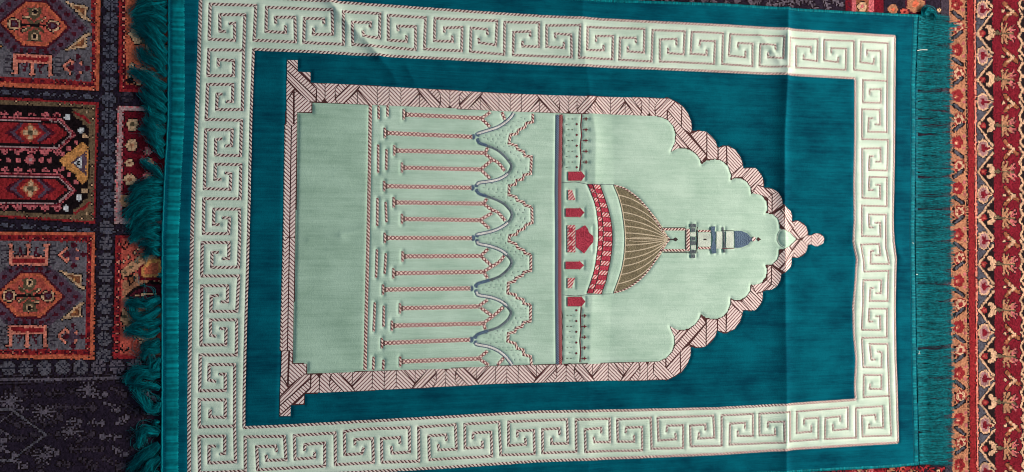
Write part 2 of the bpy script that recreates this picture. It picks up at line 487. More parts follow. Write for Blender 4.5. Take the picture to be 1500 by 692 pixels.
# ---- continuous key-fret lines of the border
ra, rb, rc, rd = (280, 0), (540, 0), (800, 0), (1060, 0)
R1, R2, R3, R4 = (1230, 30), (1230, 190), (1230, 350), (1230, 517)
L1, L2, L3, L4 = (270, 0), (270, 170), (270, 340), (270, 517)
b1, b2, b3, b4 = (270, 572), (530, 572), (790, 572), (1050, 572)
z = lambda o, *p: Zm(o, S5, p)
q = lambda o, *p: Zm(o, S4, p)
KEYS = [
    # top
    z(ra, (320, 200), (365, 195), (365, 340), (150, 330), (160, 35), (545, 45), (530, 340), (880, 355), (875, 145), (710, 145), (715, 200)),
    z(ra, (795, 215), (795, 275), (630, 265), (635, 60), (1190, 85), (1195, 290), (1030, 290), (1035, 235)),
    z(ra, (1120, 205), (1120, 160), (955, 155), (950, 360), (1285, 375), (1285, 100)) + z(rb, (95, 115), (90, 325), (-45, 305), (-50, 262)),
    z(rb, (10, 235), (15, 190), (-139, 190), (-134, 378), (395, 420), (395, 225), (245, 220), (250, 265)),
    z(rb, (320, 300), (320, 350), (165, 340), (165, 130), (480, 150), (470, 415), (785, 430), (790, 230), (640, 235), (640, 275)),
    z(rb, (705, 300), (710, 350), (555, 345), (560, 155), (1085, 175), (1075, 380), (935, 360), (930, 320)),
    z(rb, (1005, 295), (1000, 245), (865, 235), (860, 435), (1145, 460), (1150, 185), (1440, 190), (1440, 395), (1300, 390), (1300, 345)),
    z(rb, (1365, 310), (1365, 265), (1225, 270), (1220, 465)) + z(rc, (215, 485), (210, 295), (75, 285), (80, 325)),
    z(rc, (150, 355), (150, 405), (5, 395), (5, 215), (285, 215), (275, 490), (560, 500), (565, 305), (425, 305), (420, 355)),
    z(rc, (485, 380), (485, 425), (345, 425), (350, 230), (830, 245), (825, 445), (690, 435), (690, 390)),
    z(rc, (760, 365), (755, 320), (625, 320), (620, 505), (890, 520), (900, 255), (1170, 265), (1160, 460), (1030, 450), (1030, 405)),
    z(rc, (1100, 385), (1100, 330), (960, 335), (960, 520), (1420, 540), (1425, 350), (1300, 345), (1295, 390)),
    z(rc, (1355, 420), (1355, 465), (1220, 455), (1230, 270), (1492, 282), (1488, 542)) + z(rd, (245, 560), (245, 370), (125, 365), (120, 405)),
    z(rd, (185, 430), (185, 485), (45, 470), (55, 290), (505, 310), (495, 495), (375, 485), (375, 445)),
    z(rd, (435, 425), (435, 380), (310, 375), (305, 560), (550, 570), (560, 320), (800, 330), (795, 515), (680, 500), (680, 460)),
    z(rd, (740, 445), (740, 395), (615, 390), (615, 570), (1035, 590), (1040, 410), (915, 405), (915, 450)),
    z(rd, (975, 480), (970, 525), (855, 510), (855, 335), (1105, 345), (1105, 590), (1330, 610), (1330, 430), (1215, 425), (1215, 470)),
    # top right corner and the right column
    z(rd, (1275, 490), (1270, 540), (1160, 525), (1165, 350), (1390, 365)) + q(R1, (274, 648), (166, 645), (170, 567), (195, 567)),
    q(R1, (276, 350), (138, 345), (135, 475), (240, 477), (240, 398), (175, 400), (175, 430)),
    q(R1, (205, 602), (235, 604), (232, 517), (131, 515), (130, 688)) + q(R2, (280, 60), (276, 238), (170, 234), (174, 155), (197, 155)),
    q(R2, (207, 186), (238, 186), (236, 108), (131, 110), (133, 397), (236, 400), (234, 320), (208, 320)),
    q(R2, (197, 350), (170, 350), (173, 276), (274, 276), (274, 445), (130, 440), (130, 617), (238, 620), (235, 538), (205, 540)),
    q(R2, (197, 567), (174, 567), (171, 492), (270, 492)) + q(R3, (268, 40), (288, 146), (180, 145), (183, 70), (200, 70)),
    q(R3, (207, 96), (238, 96), (231, 30), (125, 34), (146, 190), (285, 186), (280, 361), (175, 360), (180, 288), (202, 285)),
    q(R3, (210, 316), (240, 316), (244, 240), (140, 240), (131, 527), (238, 530), (236, 450), (210, 450)),
    q(R3, (197, 480), (170, 480), (174, 405), (276, 405), (275, 572), (131, 574)) + q(R4, (140, 84), (244, 86), (246, 0), (220, -8)),
    q(R4, (210, 40), (186, 40), (176, -50), (280, -50), (290, 240), (300, 480), (135, 485), (131, 366), (210, 360), (210, 392)),
    q(R4, (286, 250), (140, 258), (141, 130), (244, 130), (244, 210), (175, 210), (180, 180)),
    # bottom
    q(R4, (175, 410), (170, 435), (254, 433), (250, 310), (95, 320), (98, 493)) + z(b4, (915, 412), (918, 235), (1045, 220), (1045, 265)),
    z(b4, (980, 285), (985, 340), (1110, 328), (1110, 145), (675, 180), (675, 360), (800, 350), (800, 295)),
    z(b4, (735, 290), (740, 240), (860, 232), (860, 415), (615, 432), (615, 180), (360, 198), (362, 382), (490, 378), (488, 320)),
    z(b4, (430, 315), (432, 268), (560, 262), (565, 440), (110, 460), (112, 282), (240, 275), (238, 325)),
    z(b4, (178, 340), (178, 385), (305, 388), (305, 200), (42, 212), (42, 470)) + z(b3, (1280, 475), (1275, 298), (1405, 290), (1405, 340)),
    z(b3, (1350, 355), (1345, 408), (1480, 400), (1470, 215), (1000, 232), (1008, 425), (1155, 415), (1150, 362)),
    z(b3, (1075, 352), (1080, 300), (1215, 295), (1215, 490), (950, 495), (940, 232), (660, 248), (665, 435), (802, 435), (800, 378)),
    z(b3, (730, 362), (735, 315), (868, 312), (870, 508), (390, 520), (385, 330), (525, 320), (525, 365)),
    z(b3, (460, 392), (468, 438), (598, 440), (595, 242), (310, 248), (312, 520), (30, 532), (28, 332), (170, 325), (172, 380)),
    z(b3, (105, 402), (105, 455), (242, 450), (235, 248)) + z(b2, (1240, 268), (1240, 468), (1385, 460), (1382, 405)),
    z(b2, (1315, 400), (1315, 345), (1455, 340), (1460, 540), (1175, 550), (1160, 270), (870, 288), (872, 492), (1020, 485), (1018, 428)),
    z(b2, (938, 415), (942, 362), (1092, 355), (1100, 560), (570, 588), (565, 385), (710, 378), (715, 430)),
    z(b2, (645, 455), (650, 505), (798, 500), (790, 292), (480, 312), (482, 600), (170, 608), (165, 408), (318, 400), (322, 452)),
    z(b2, (248, 472), (255, 532), (402, 522), (400, 315), (0, 330)) + z(b1, (1350, 348), (1355, 545), (1499, 535), (1515, 482)),
    z(b1, (1440, 465), (1440, 415), (1590, 410), (1595, 610), (1275, 630), (1272, 360), (928, 382), (935, 582), (1100, 570), (1100, 520)),
    z(b1, (1015, 512), (1018, 458), (1185, 445), (1185, 640), (620, 672), (610, 475), (770, 470), (778, 522)),
    z(b1, (690, 545), (695, 592), (858, 588), (845, 388), (512, 395), (515, 682), (128, 700), (122, 392), (340, 388), (340, 535), (300, 540)),
    # left column
    q(L4, (183, 542), (142, 542), (142, 640), (296, 632), (290, 440), (290, 70), (143, 70), (140, 160), (183, 168)),
    q(L4, (290, 425), (85, 432), (85, 272), (235, 275), (235, 375), (145, 372), (148, 330)),
    q(L4, (200, 125), (235, 125), (235, 220), (87, 222), (90, 14), (300, 14)) + q(L3, (302, 510), (150, 510), (150, 600), (185, 605)),
    q(L3, (205, 560), (240, 562), (238, 655), (95, 655), (100, 312), (250, 312), (248, 405), (210, 405)),
    q(L3, (200, 366), (155, 372), (152, 460), (303, 460), (315, 255), (100, 255), (103, 62), (258, 62), (256, 155), (220, 155)),
    q(L3, (200, 118), (160, 118), (158, 205), (312, 205), (320, 0)) + q(L2, (318, 540), (170, 540), (168, 630), (205, 630)),
    q(L2, (220, 590), (260, 592), (256, 682), (110, 682), (112, 480), (322, 480), (326, 282), (178, 280), (176, 368), (215, 368)),
    q(L2, (235, 330), (268, 335), (264, 425), (115, 422), (122, 80), (276, 80), (272, 172), (235, 174)),
    q(L2, (220, 132), (180, 135), (180, 226), (325, 230), (330, 25), (125, 20)) + q(L1, (133, 488), (280, 488), (278, 588), (240, 590)),
    q(L1, (220, 545), (188, 545), (186, 635), (335, 635), (342, 300), (350, 85), (205, 85), (205, 180), (240, 182)),
    q(L1, (335, 290), (140, 288), (135, 438), (284, 438), (284, 350), (195, 345), (195, 385)),
]

# ---- arcade, all measured in the 4 zoomed bands
Z1, Z2, Z3, Z4 = (540, 160), (540, 260), (540, 360), (540, 450)
COLS = [  # origin, base, capital end, bar half height
    (Z1, (300, 45), (955, 78)), (Z1, (140, 202), (875, 235)), (Z1, (220, 350), (985, 370)), (Z1, (285, 495), (950, 510)),
    (Z2, (135, 75), (870, 88)), (Z2, (215, 212), (975, 222)), (Z2, (285, 352), (935, 362)), (Z2, (140, 512), (875, 514)),
    (Z3, (290, 92), (950, 88)), (Z3, (212, 235), (975, 222)), (Z3, (125, 372), (860, 362)), (Z3, (268, 530), (930, 515)),
    (Z4, (200, 158), (970, 140)), (Z4, (115, 305), (860, 276)), (Z4, (270, 462), (930, 436))]
BRANCH = [z(Z1, (950, 80), (1030, 25)), z(Z1, (945, 75), (1025, 150)), z(Z1, (1125, 25), (1150, 90)),
          z(Z1, (985, 370), (1005, 325)), z(Z1, (980, 375), (1040, 425), (1095, 450), (1150, 522)), z(Z1, (945, 510), (1040, 432)), z(Z1, (945, 510), (1025, 585)),
          z(Z2, (972, 222), (1000, 178)), z(Z2, (970, 222), (1040, 275), (1092, 292), (1155, 368)), z(Z2, (935, 362), (1045, 300)), z(Z2, (940, 362), (1022, 432)),
          z(Z3, (945, 88), (1010, 28)), z(Z3, (955, 95), (1035, 168)), z(Z3, (970, 222), (1050, 172), (1110, 135), (1145, 85)), z(Z3, (972, 222), (1005, 278)),
          z(Z3, (925, 515), (1005, 458)), z(Z3, (945, 525), (1040, 592)), z(Z3, (970, 655), (1060, 590), (1138, 518)), z(Z4, (972, 140), (985, 190)),
          z(Z4, (925, 436), (1005, 372)), z(Z4, (935, 440), (1015, 492)), z(Z4, (1090, 490), (1142, 428))]
ARCHES = [z(Z1, (920, 207), (1010, 180), (1090, 155), (1160, 110), (1205, 65), (1225, 32)),
          z(Z1, (930, 288), (1010, 310), (1090, 345), (1150, 395), (1190, 445), (1212, 478), (1190, 530), (1150, 568), (1090, 598), (1010, 612), (925, 622)),
          z(Z2, (930, 140), (1010, 162), (1090, 192), (1150, 225), (1200, 280), (1215, 318), (1192, 368), (1150, 405), (1090, 440), (1010, 465), (918, 482)),
          z(Z3, (920, -14), (1010, 0), (1090, 25), (1150, 58), (1195, 108), (1212, 140), (1195, 182), (1150, 230), (1100, 268), (1010, 296), (915, 322)),
          z(Z3, (918, 420), (1010, 430), (1090, 455), (1150, 490), (1195, 545), (1206, 572), (1182, 622), (1130, 670), (1080, 700), (1000, 722), (912, 752)),
          z(Z4, (908, 318), (1010, 332), (1090, 365), (1150, 410), (1190, 460), (1212, 492))]
BLUECAPS = z(Z1, (902, 240)) + z(Z2, (893, 90)) + z(Z2, (897, 514)) + z(Z3, (888, 362)) + z(Z4, (882, 276))
for k_ in ARCHES:           # every arch springs from the corner of its capital
    for e_ in (0, -1):
        pu, pv = k_[e_]
        if pu < 705:
            cu_, cv_ = min(BLUECAPS, key=lambda c: abs(c[1] - pv))
            k_.insert(0 if e_ == 0 else len(k_), (cu_ + 4.0, cv_ + (4.6 if pv > cv_ else -4.6)))
CREN = [z(Z1, (1387, 38), (1387, 108), (1330, 120), (1320, 152), (1265, 178), (1255, 208), (1197, 216), (1185, 290), (1248, 308), (1258, 338), (1310, 360), (1320, 395), (1375, 402),
          (1370, 545), (1312, 556), (1302, 592), (1250, 602), (1240, 636), (1188, 646), (1185, 725), (1245, 741), (1255, 771), (1310, 786), (1320, 811), (1375, 826)),
        z(Z2, (1378, 250), (1382, 382), (1325, 405), (1315, 432), (1260, 455), (1250, 482), (1190, 492), (1185, 540), (1245, 565), (1260, 597), (1310, 615), (1320, 642), (1370, 652)),
        z(Z3, (1370, 76), (1370, 212), (1310, 226), (1300, 252), (1245, 275), (1235, 302), (1180, 315), (1175, 402), (1240, 416), (1250, 442), (1305, 457), (1310, 490), (1370, 502)),
        z(Z4, (1368, -18), (1365, 120), (1305, 132), (1295, 166), (1245, 180), (1235, 212), (1180, 222), (1175, 290), (1240, 310), (1255, 350), (1305, 362), (1310, 402), (1370, 420), (1375, 488))]
DASHES = [z(A0, (890, 432), (892, 548)), z(A0, (966, 432), (966, 525)),
          z(Z1, (80, 300), (80, 540)), z(Z1, (150, 340), (148, 515)), z(Z2, (74, 175), (72, 412)), z(Z2, (143, 208), (150, 380)),
          z(Z3, (70, 32), (62, 272)), z(Z3, (145, 65), (135, 238)), z(Z3, (52, 480), (42, 725)), z(Z3, (128, 508), (125, 685)),
          z(Z4, (42, 420), (38, 532)), z(Z4, (125, 445), (122, 532))]
FLOOR_LINE = [(542.4, 154), (541, 250), (539, 350), (536.5, 450), (534.5, 542)]
BLUE_LINE = [(816.6, 168), (815.3, 280), (815.8, 336), (815.6, 420), (817, 534)]
RED_LINE = [(821.8, 168), (819.8, 280), (820.0, 336), (819.8, 420), (821, 534)]
LEAF_LINE = Zm(E0, SE, [(832, 368), (795, 375), (768, 430), (766, 490), (795, 545), (840, 572)])

# dome
DM = (900, 260)
SD = 3.845
DOME = Zm(DM, SD, [(0, 45), (60, 60), (130, 112), (190, 178), (240, 250), (272, 308), (312, 350), (272, 396), (240, 456), (190, 530), (130, 590), (60, 635), (0, 650),
                   (28, 575), (46, 515), (58, 448), (64, 350), (58, 268), (46, 182), (27, 108)])
BD = (800, 270)
SB = 5.323
band_l = Zm((800, 150), SB, [(318, 634)]) + Zm(BD, SB, [(345, 60), (372, 130), (390, 205), (402, 280), (407, 350), (407, 440), (398, 525), (386, 610), (372, 680)]) + Zm((800, 390), 4.325, [(285, 90), (258, 172)])
band_m = Zm((800, 150), SB, [(358, 640)]) + Zm(BD, SB, [(382, 60), (408, 130), (427, 205), (439, 280), (445, 350), (445, 440), (437, 525), (424, 610), (412, 680)]) + Zm((800, 390), 4.325, [(322, 90), (294, 174)])
band_r = Zm((800, 150), SB, [(420, 644)]) + Zm(BD, SB, [(438, 60), (464, 130), (488, 205), (506, 280), (516, 350), (519, 440), (513, 525), (500, 610), (484, 680)]) + Zm((800, 390), 4.325, [(382, 90), (350, 178)])
BANDS = band_l + band_r[::-1]

# ------------------------------------------------------------------ pile height field
G = 0.00125
ow = P(OUTLINE)
x0, y0 = ow.min(0) - 0.004
x1, y1 = ow.max(0) + 0.004
NX, NY = int((x1 - x0) / G), int((y1 - y0) / G)
gx = x0 + G * np.arange(NX + 1)
gy = y0 + G * np.arange(NY + 1)
VX, VY = np.meshgrid(gx, gy)                      # vertices
CX, CY = VX[:-1, :-1] + G / 2, VY[:-1, :-1] + G / 2   # cells
DIST = np.full(VX.shape, 0.05)


def carve(pts_world, hw, closed=False, lift=0.0):
    pts = list(map(tuple, pts_world))
    if closed:
        pts = pts + [pts[0]]
    r = 0.010
    for a, b in zip(pts[:-1], pts[1:]):
        i0, i1 = int((min(a[0], b[0]) - r - x0) / G), int((max(a[0], b[0]) + r - x0) / G) + 1
        j0, j1 = int((min(a[1], b[1]) - r - y0) / G), int((max(a[1], b[1]) + r - y0) / G) + 1
        i0, j0 = max(i0, 0), max(j0, 0)
        if i1 <= i0 or j1 <= j0:
            continue
        sl = (slice(j0, j1), slice(i0, i1))
        d = seg_dist(VX[sl], VY[sl], a, b) - hw
        DIST[sl] = np.minimum(DIST[sl], np.maximum(d, 0) + lift)


MM = 0.001
for k in KEYS:
    carve(P(k), 0.8 * MM)
for k in (BAND_OUT, BAND_IN):
    carve(P(k), 0.6 * MM, True)
for k in (FRAME_OUT, FRAME_IN):
    carve(P(k), 0.5 * MM, True)
for o, a, b in COLS:
    carve(P(Zm(o, S5, [a, b])), 1.8 * MM)
    carve(P(Zm(o, S5, [(a[0] - 4, a[1] - 44), (a[0] - 4, a[1] + 44)])), 0.8 * MM)
for k in BRANCH + CREN + ARCHES:
    carve(P(k), 1.0 * MM)
for k in DASHES + [FLOOR_LINE]:
    carve(P(k), 0.8 * MM)
carve(P(BLUE_LINE), 2.0 * MM)
carve(P(RED_LINE), 2.0 * MM)
carve(P(LEAF_LINE), 0.0)
carve(P(DOME), 0.3 * MM, True)
carve(P(BANDS), 0.3 * MM, True)

# small stone joints between the arches and the stepped parapet, and the pearled balustrade
JOINTS = []
arch_w = [P(a) for a in ARCHES]
cren_w = np.concatenate([P(c) for c in CREN])


def between(u, v):
    p = P([(u, v)])[0]
    lim = 1e9
    ca = min(seg_dist(np.array(p[0]), np.array(p[1]), a, b) for w in arch_w for a, b in zip(w[:-1], w[1:]))
    cb = np.min(np.hypot(*(cren_w - p).T))
    return ca, cb


for r in range(60):
    for c in range(10):
        u = 704 + c * 7.2 + (r % 2) * 3.6 + random.uniform(-.7, .7)
        v = 172 + r * 6.1 + random.uniform(-.6, .6)
        if v > 530:
            continue
        cols_u = np.interp(v, [160, 200, 275, 348, 424, 497, 540], [0] * 7)
        # right of the arch line, left of the parapet
        ar = [np.interp(0, [0], [0])]
        ax_ = [pt for a in ARCHES for pt in a if abs(pt[1] - v) < 9]
        cx_ = [pt for a in CREN for pt in a if abs(pt[1] - v) < 9]
        if not ax_ or not cx_:
            continue
        ua = min(ax_, key=lambda pt: abs(pt[1] - v))[0]
        uc = min(cx_, key=lambda pt: abs(pt[1] - v))[0]
        if ua + 5 < u < uc - 4:
            JOINTS.append((u, v, random.random() < 0.55))
for u, v, vert in JOINTS:
    carve(P([(u, v), (u, v + 3.4)] if vert else [(u, v), (u + 3.2, v)]), 0.0, False, 2.3 * MM)

PEARL = []
for tb, k0 in (((800, 150), 0), ((800, 390), 1)):
    sc_ = SB if k0 == 0 else 4.325
    if k0 == 0:
        rows = [130 + 84 * i for i in range(5)]
        for yy in rows:
            PEARL += Zm(tb, sc_, [(205, yy), (175, yy), (160, yy + 42)])
        RDOT = Zm(tb, sc_, [(238, 172 + 84 * i) for i in range(5)])
        ARROW = Zm(tb, sc_, [(305, yy + 2) for yy in rows])
        SC1 = Zm(tb, sc_, sum([[(124, 92 + 84 * i), (134, 134 + 84 * i)] for i in range(5)], []) + [(124, 510)])
        WL1 = Zm(tb, sc_, [(278, 92), (270, 180), (276, 260), (266, 340), (272, 430), (262, 535)])
    else:
        rows = [315 + 67.5 * i for i in range(5)]
        for yy in rows:
            PEARL += Zm(tb, sc_, [(158, yy), (135, yy), (150, yy + 33)])
        RDOT += Zm(tb, sc_, [(190, 280 + 68 * i) for i in range(5)])
        ARROW += Zm(tb, sc_, [(240, yy) for yy in rows])
        SC2 = Zm(tb, sc_, sum([[(98, 285 + 67 * i), (106, 318 + 67 * i)] for i in range(5)], []) + [(98, 615)])
        WL2 = Zm(tb, sc_, [(222, 258), (217, 330), (221, 400), (214, 470), (219, 540), (214, 610)])
for p in PEARL:
    carve(P([(p[0] - 2.2, p[1]), (p[0] + 2.2, p[1])]), 0.0, False, 1.0 * MM)
for k in (SC1, SC2, WL1, WL2):
    carve(P(k), 0.1 * MM)
for p in ARROW:
    carve(P([(p[0] - 4, p[1]), (p[0] + 4, p[1])]), 0.3 * MM)

mzp = lambda pts: P(Zm(DM, SD, pts))
for k in ([(272, 280), (398, 280)], [(272, 424), (402, 424)], [(470, 292), (538, 292)], [(470, 410), (538, 410)], [(424, 258), (424, 448)], [(462, 258), (462, 448)],
          [(540, 276), (540, 430)], [(572, 276), (572, 430)], [(604, 282), (604, 424)], [(622, 282), (622, 424)], [(672, 300), (712, 300), (745, 314), (772, 350), (745, 382), (712, 398), (674, 400)]):
    carve(mzp(k), 0.2 * MM, False, 0.5 * MM)
for a_, b_, c_, d_ in ((832, 251.8, 856.5, 265), (831.2, 435.2, 857, 448.8), (828.4, 305.5, 855.6, 318), (828.2, 383.4, 855, 394.4), (831, 330, 868, 371), (831.5, 278, 843, 294), (831, 407, 842, 423)):
    carve(P([(a_, b_), (c_, b_), (c_, d_), (a_, d_)]), 0.2 * MM, True, 0.4 * MM)
GROOVE = 1.4 * MM
WSUM = W(VX, VY)
ZPILE = WSUM - GROOVE * np.exp(-(DIST / (2.2 * MM)) ** 1.6) + rng.normal(0, 0.04 * MM, VX.shape)

# labels per cell
U_, V_ = toPX(CX, CY, 0.0)
LAB = np.zeros(CX.shape, np.int8)
LAB[in_poly(U_, V_, OUTLINE)] = 1                    # teal
LAB[in_poly(U_, V_, BAND_OUT) & (LAB == 1)] = 2      # mint border
LAB[in_poly(U_, V_, BAND_IN)] = 3                    # teal inside
LAB[in_poly(U_, V_, FRAME_OUT)] = 4                  # frame ground
inn = in_poly(U_, V_, FRAME_IN)
fl = np.interp(V_, [p[1] for p in FLOOR_LINE], [p[0] for p in FLOOR_LINE])
bl = np.interp(V_, [p[1] for p in BLUE_LINE], [p[0] + 2 for p in BLUE_LINE])
LAB[inn & (U_ < fl)] = 5
LAB[inn & (U_ >= fl) & (U_ < bl)] = 6
LAB[inn & (U_ >= bl)] = 7
LAB[in_poly(U_, V_, DOME)] = 8
LAB[in_poly(U_, V_, BANDS)] = 9


def sheet(name, mask, zv, mat, parent):
    j, i = np.nonzero(mask)
    w = NX + 1
    a = j * w + i
    f = np.stack([a, a + 1, a + w + 1, a + w], 1)
    used, inv = np.unique(f.ravel(), return_inverse=True)
    co = np.stack([VX.ravel()[used], VY.ravel()[used], zv.ravel()[used]], 1)
    return link(name, mesh_np(name, co, inv.reshape(-1, 4)), mat, parent)


sheet('outer_pile', LAB == 1, ZPILE, 'teal', rug)
band_o = sheet('border_band', LAB == 2, ZPILE, 'mint_pale', rug)
sheet('inner_pile', LAB == 3, ZPILE, 'teal', rug)
FLAT = -1.15 * MM
frame = sheet('niche_frame', LAB == 4, WSUM + FLAT, 'brown', rug)
sheet('plinth_pile', LAB == 5, ZPILE, 'mint_dark', rug)
arcade = sheet('arcade_pile', LAB == 6, ZPILE, 'mint', rug)
sheet('sky_pile', LAB == 7, ZPILE, 'mint', rug)
dome = sheet('dome', LAB == 8, WSUM - 0.7 * MM, 'dome', rug)
drum = sheet('drum_band', LAB == 9, WSUM - 0.9 * MM, 'brown', rug)

# backing: a draped slab under the pile
n_ = 160
bo = P(OUTLINE)
BX = np.linspace(0, 1, n_ + 1)
top_u = np.array(TOP_EDGE)
bot_u = np.array(BOT_EDGE)
vv = []
for lvl in (0, 1):
    for j in range(41):
        t = j / 40
        pt = np.stack([np.interp(BX, np.linspace(0, 1, len(TOP_EDGE)), top_u[:, 0]), np.interp(BX, np.linspace(0, 1, len(TOP_EDGE)), top_u[:, 1])], 1)
        xs = np.linspace(top_u[0, 0], top_u[-1, 0], n_ + 1)
        xb = np.linspace(bot_u[0, 0], bot_u[-1, 0], n_ + 1)
        a = np.stack([xs, np.interp(xs, top_u[:, 0], top_u[:, 1])], 1)
        b = np.stack([xb, np.interp(xb, bot_u[:, 0], bot_u[:, 1])], 1)
        w = P(a * (1 - t) + b * t)
        zz = W(w[:, 0], w[:, 1]) - 1.9 * MM if lvl == 0 else np.full(len(w), CARPET_Z - 0.0001)
        vv.append(np.column_stack([w, zz]))
vv = np.concatenate(vv)
R_ = n_ + 1
ff = []
for j in range(40):
    for i in range(n_):
        a = j * R_ + i
        ff.append((a, a + R_, a + R_ + 1, a + 1))
        c = a + 41 * R_
        ff.append((c, c + 1, c + R_ + 1, c + R_))
o41 = 41 * R_
for i in range(n_):
    ff.append((i, i + 1, i + 1 + o41, i + o41))
    a = 40 * R_ + i
    ff.append((a + 1, a, a + o41, a + 1 + o41))
for j in range(40):
    a = j * R_
    ff.append((a + R_, a, a + o41, a + R_ + o41))
    a = j * R_ + n_
    ff.append((a, a + R_, a + R_ + o41, a + o41))
link('backing', mesh_np('backing', vv, ff), 'backing', rug)


# ------------------------------------------------------------------ strips and blocks on the rug
def resample(p, step, keep=True):
    out = [p[0]]
    for a, b in zip(p[:-1], p[1:]):
        n = max(1, int(np.ceil(np.hypot(*(b - a)) / step)))
        for i in range(1, n + 1):
            out.append(a + (b - a) * i / n)
    return np.array(out)


def smooth_path(p, n=2):
    p = np.asarray(p, float)
    for _ in range(n):
        qn = [p[0]]
        for a, b in zip(p[:-1], p[1:]):
            qn += [a * 0.75 + b * 0.25, a * 0.25 + b * 0.75]
        qn.append(p[-1])
        p = np.array(qn)
    return p


def strip(name, pts, width, mat, parent, zoff=-0.85 * MM, dome_h=0.35 * MM, step=0.004, wob=0.0, closed=False, smooth=0, taper=False):
    p = np.asarray(pts, float)
    if smooth:
        p = smooth_path(p, smooth)
    if closed:
        p = np.vstack([p, p[:1]])
    w = resample(P(p), step)
    if wob:
        w[1:-1] += rng.normal(0, wob, w[1:-1].shape)
    keep = np.r_[True, np.hypot(*np.diff(w, axis=0).T) > 1e-6]
    w = w[keep]
    t = np.diff(w, axis=0)
    t /= np.hypot(*t.T)[:, None]
    tp = np.vstack([t[:1], t])
    tn = np.vstack([t, t[-1:]])
    if closed:
        tp[0] = t[-1]
        tn[-1] = t[0]
    nrm = np.stack([-(tp[:, 1] + tn[:, 1]), tp[:, 0] + tn[:, 0]], 1)
    ln = np.hypot(*nrm.T)
    nrm /= np.maximum(ln, 1e-6)[:, None]
    cosh = np.clip((nrm * np.stack([-tn[:, 1], tn[:, 0]], 1)).sum(1), 0.6, 1)
    nrm /= cosh[:, None]
    d = np.r_[0, np.cumsum(np.hypot(*np.diff(w, axis=0).T))]
    hw = width * MM / 2 * (np.interp(w[:, 0], [-0.25, 0.40], [1.0, 0.74]) if taper else np.ones(len(w)))
    rows, uv = [], []
    for s, h in ((1, 0), (0.45, 0.8), (-0.45, 0.8), (-1, 0)):
        e = w + nrm * (hw * s)[:, None]
        rows.append(np.column_stack([e, W(e[:, 0], e[:, 1]) + zoff + dome_h * h]))
        uv.append(np.column_stack([d, hw * s]))
    n = len(w)
    co = np.concatenate(rows)
    uv = np.concatenate(uv)
    a = np.arange(n - 1)
    f = np.concatenate([np.stack([r * n + a, (r + 1) * n + a, (r + 1) * n + a + 1, r * n + a + 1], 1) for r in range(3)])
    return link(name, mesh_np(name, co, f, True, uv), mat, parent)


def ab(base, pts):
    return base + ('_a' if np.mean([p[1] for p in pts]) < 349 else '_b')


def inset(w, d):
    """shrink a polygon (metres) by d"""
    w = np.asarray(w, float)
    n = len(w)
    ar = 0.5 * np.sum(w[:, 0] * np.roll(w[:, 1], -1) - np.roll(w[:, 0], -1) * w[:, 1])
    s = 1 if ar > 0 else -1
    out = []
    for i in range(n):
        a, b, c = w[i - 1], w[i], w[(i + 1) % n]
        e1, e2 = b - a, c - b
        e1 /= max(np.hypot(*e1), 1e-9)
        e2 /= max(np.hypot(*e2), 1e-9)
        n1, n2 = np.array([-e1[1], e1[0]]) * s, np.array([-e2[1], e2[0]]) * s
        m = n1 + n2
        k = m @ m
        m = m / k * 2 if k > 0.35 else m / max(np.sqrt(k), 1e-6) * 1.6
        out.append(b + m * d)
    out = np.array(out)
    return out if s > 0 else out[::-1]


def block(name, pts, mat, parent, gap=0.42, zoff=None, thick=0.25 * MM):
    """a woven patch: flat top with a thin edge"""
    w = inset(P(pts), gap * MM)
    z0_ = FLAT if zoff is None else zoff
    bm = bmesh.new()
    bm.faces.new([bm.verts.new((p[0], p[1], 0)) for p in w])
    for ax in (0, 1):
        lo, hi = w[:, ax].min(), w[:, ax].max()
        for c in np.arange(math.ceil(lo / 0.004) * 0.004, hi, 0.004):
            co_ = [0, 0, 0]
            no_ = [0, 0, 0]
            co_[ax], no_[ax] = c, 1
            bmesh.ops.bisect_plane(bm, geom=bm.verts[:] + bm.edges[:] + bm.faces[:], plane_co=co_, plane_no=no_)
    vx = np.array([v.co.x for v in bm.verts])
    vy = np.array([v.co.y for v in bm.verts])
    zt = W(vx, vy) + z0_ + thick
    for v, zz in zip(bm.verts, zt):
        v.co.z = zz
    me = bpy.data.meshes.new(name)
    bm.to_mesh(me)
    bm.free()
    return link(name, me, mat, parent)


# border cords
for nm, path in (('border_cord', B_TOP_O), ('border_cord', B_BOT_O), ('border_cord', B_TOP_I), ('border_cord', B_BOT_I)):
    strip(nm, path, 3.6, ab('rope', path), band_o, wob=0.00012)
for path in (B_LEFT_O, B_LEFT_I, B_RIGHT_O, B_RIGHT_I):
    p = np.array(path, float)
    wdt = 5.2 if path is B_LEFT_O else 3.4
    for lo, hi in ((-99, 349), (349, 999)):
        vs_ = np.clip([lo, hi], p[0, 1], p[-1, 1])
        qn = [(np.interp(vs_[0], p[:, 1], p[:, 0]), vs_[0])] + [tuple(r) for r in p if vs_[0] < r[1] < vs_[1]] + [(np.interp(vs_[1], p[:, 1], p[:, 0]), vs_[1])]
        strip('border_cord', qn, wdt, ab('rope', qn), band_o, wob=0.00010)
for k in KEYS:
    strip('key_fret', k, 3.8, ab('rope', k), band_o, wob=0.00010, taper=True)

# niche frame blocks
frame_blocks = []


def fb(pts, h):
    frame_blocks.append((pts, h))
    frame_blocks.append(([mir(p) for p in pts][::-1], '\\' if h == '/' else '/'))


def interp_edge(edge, u):
    e = np.array(edge)
    return np.interp(u, e[:, 0], e[:, 1])


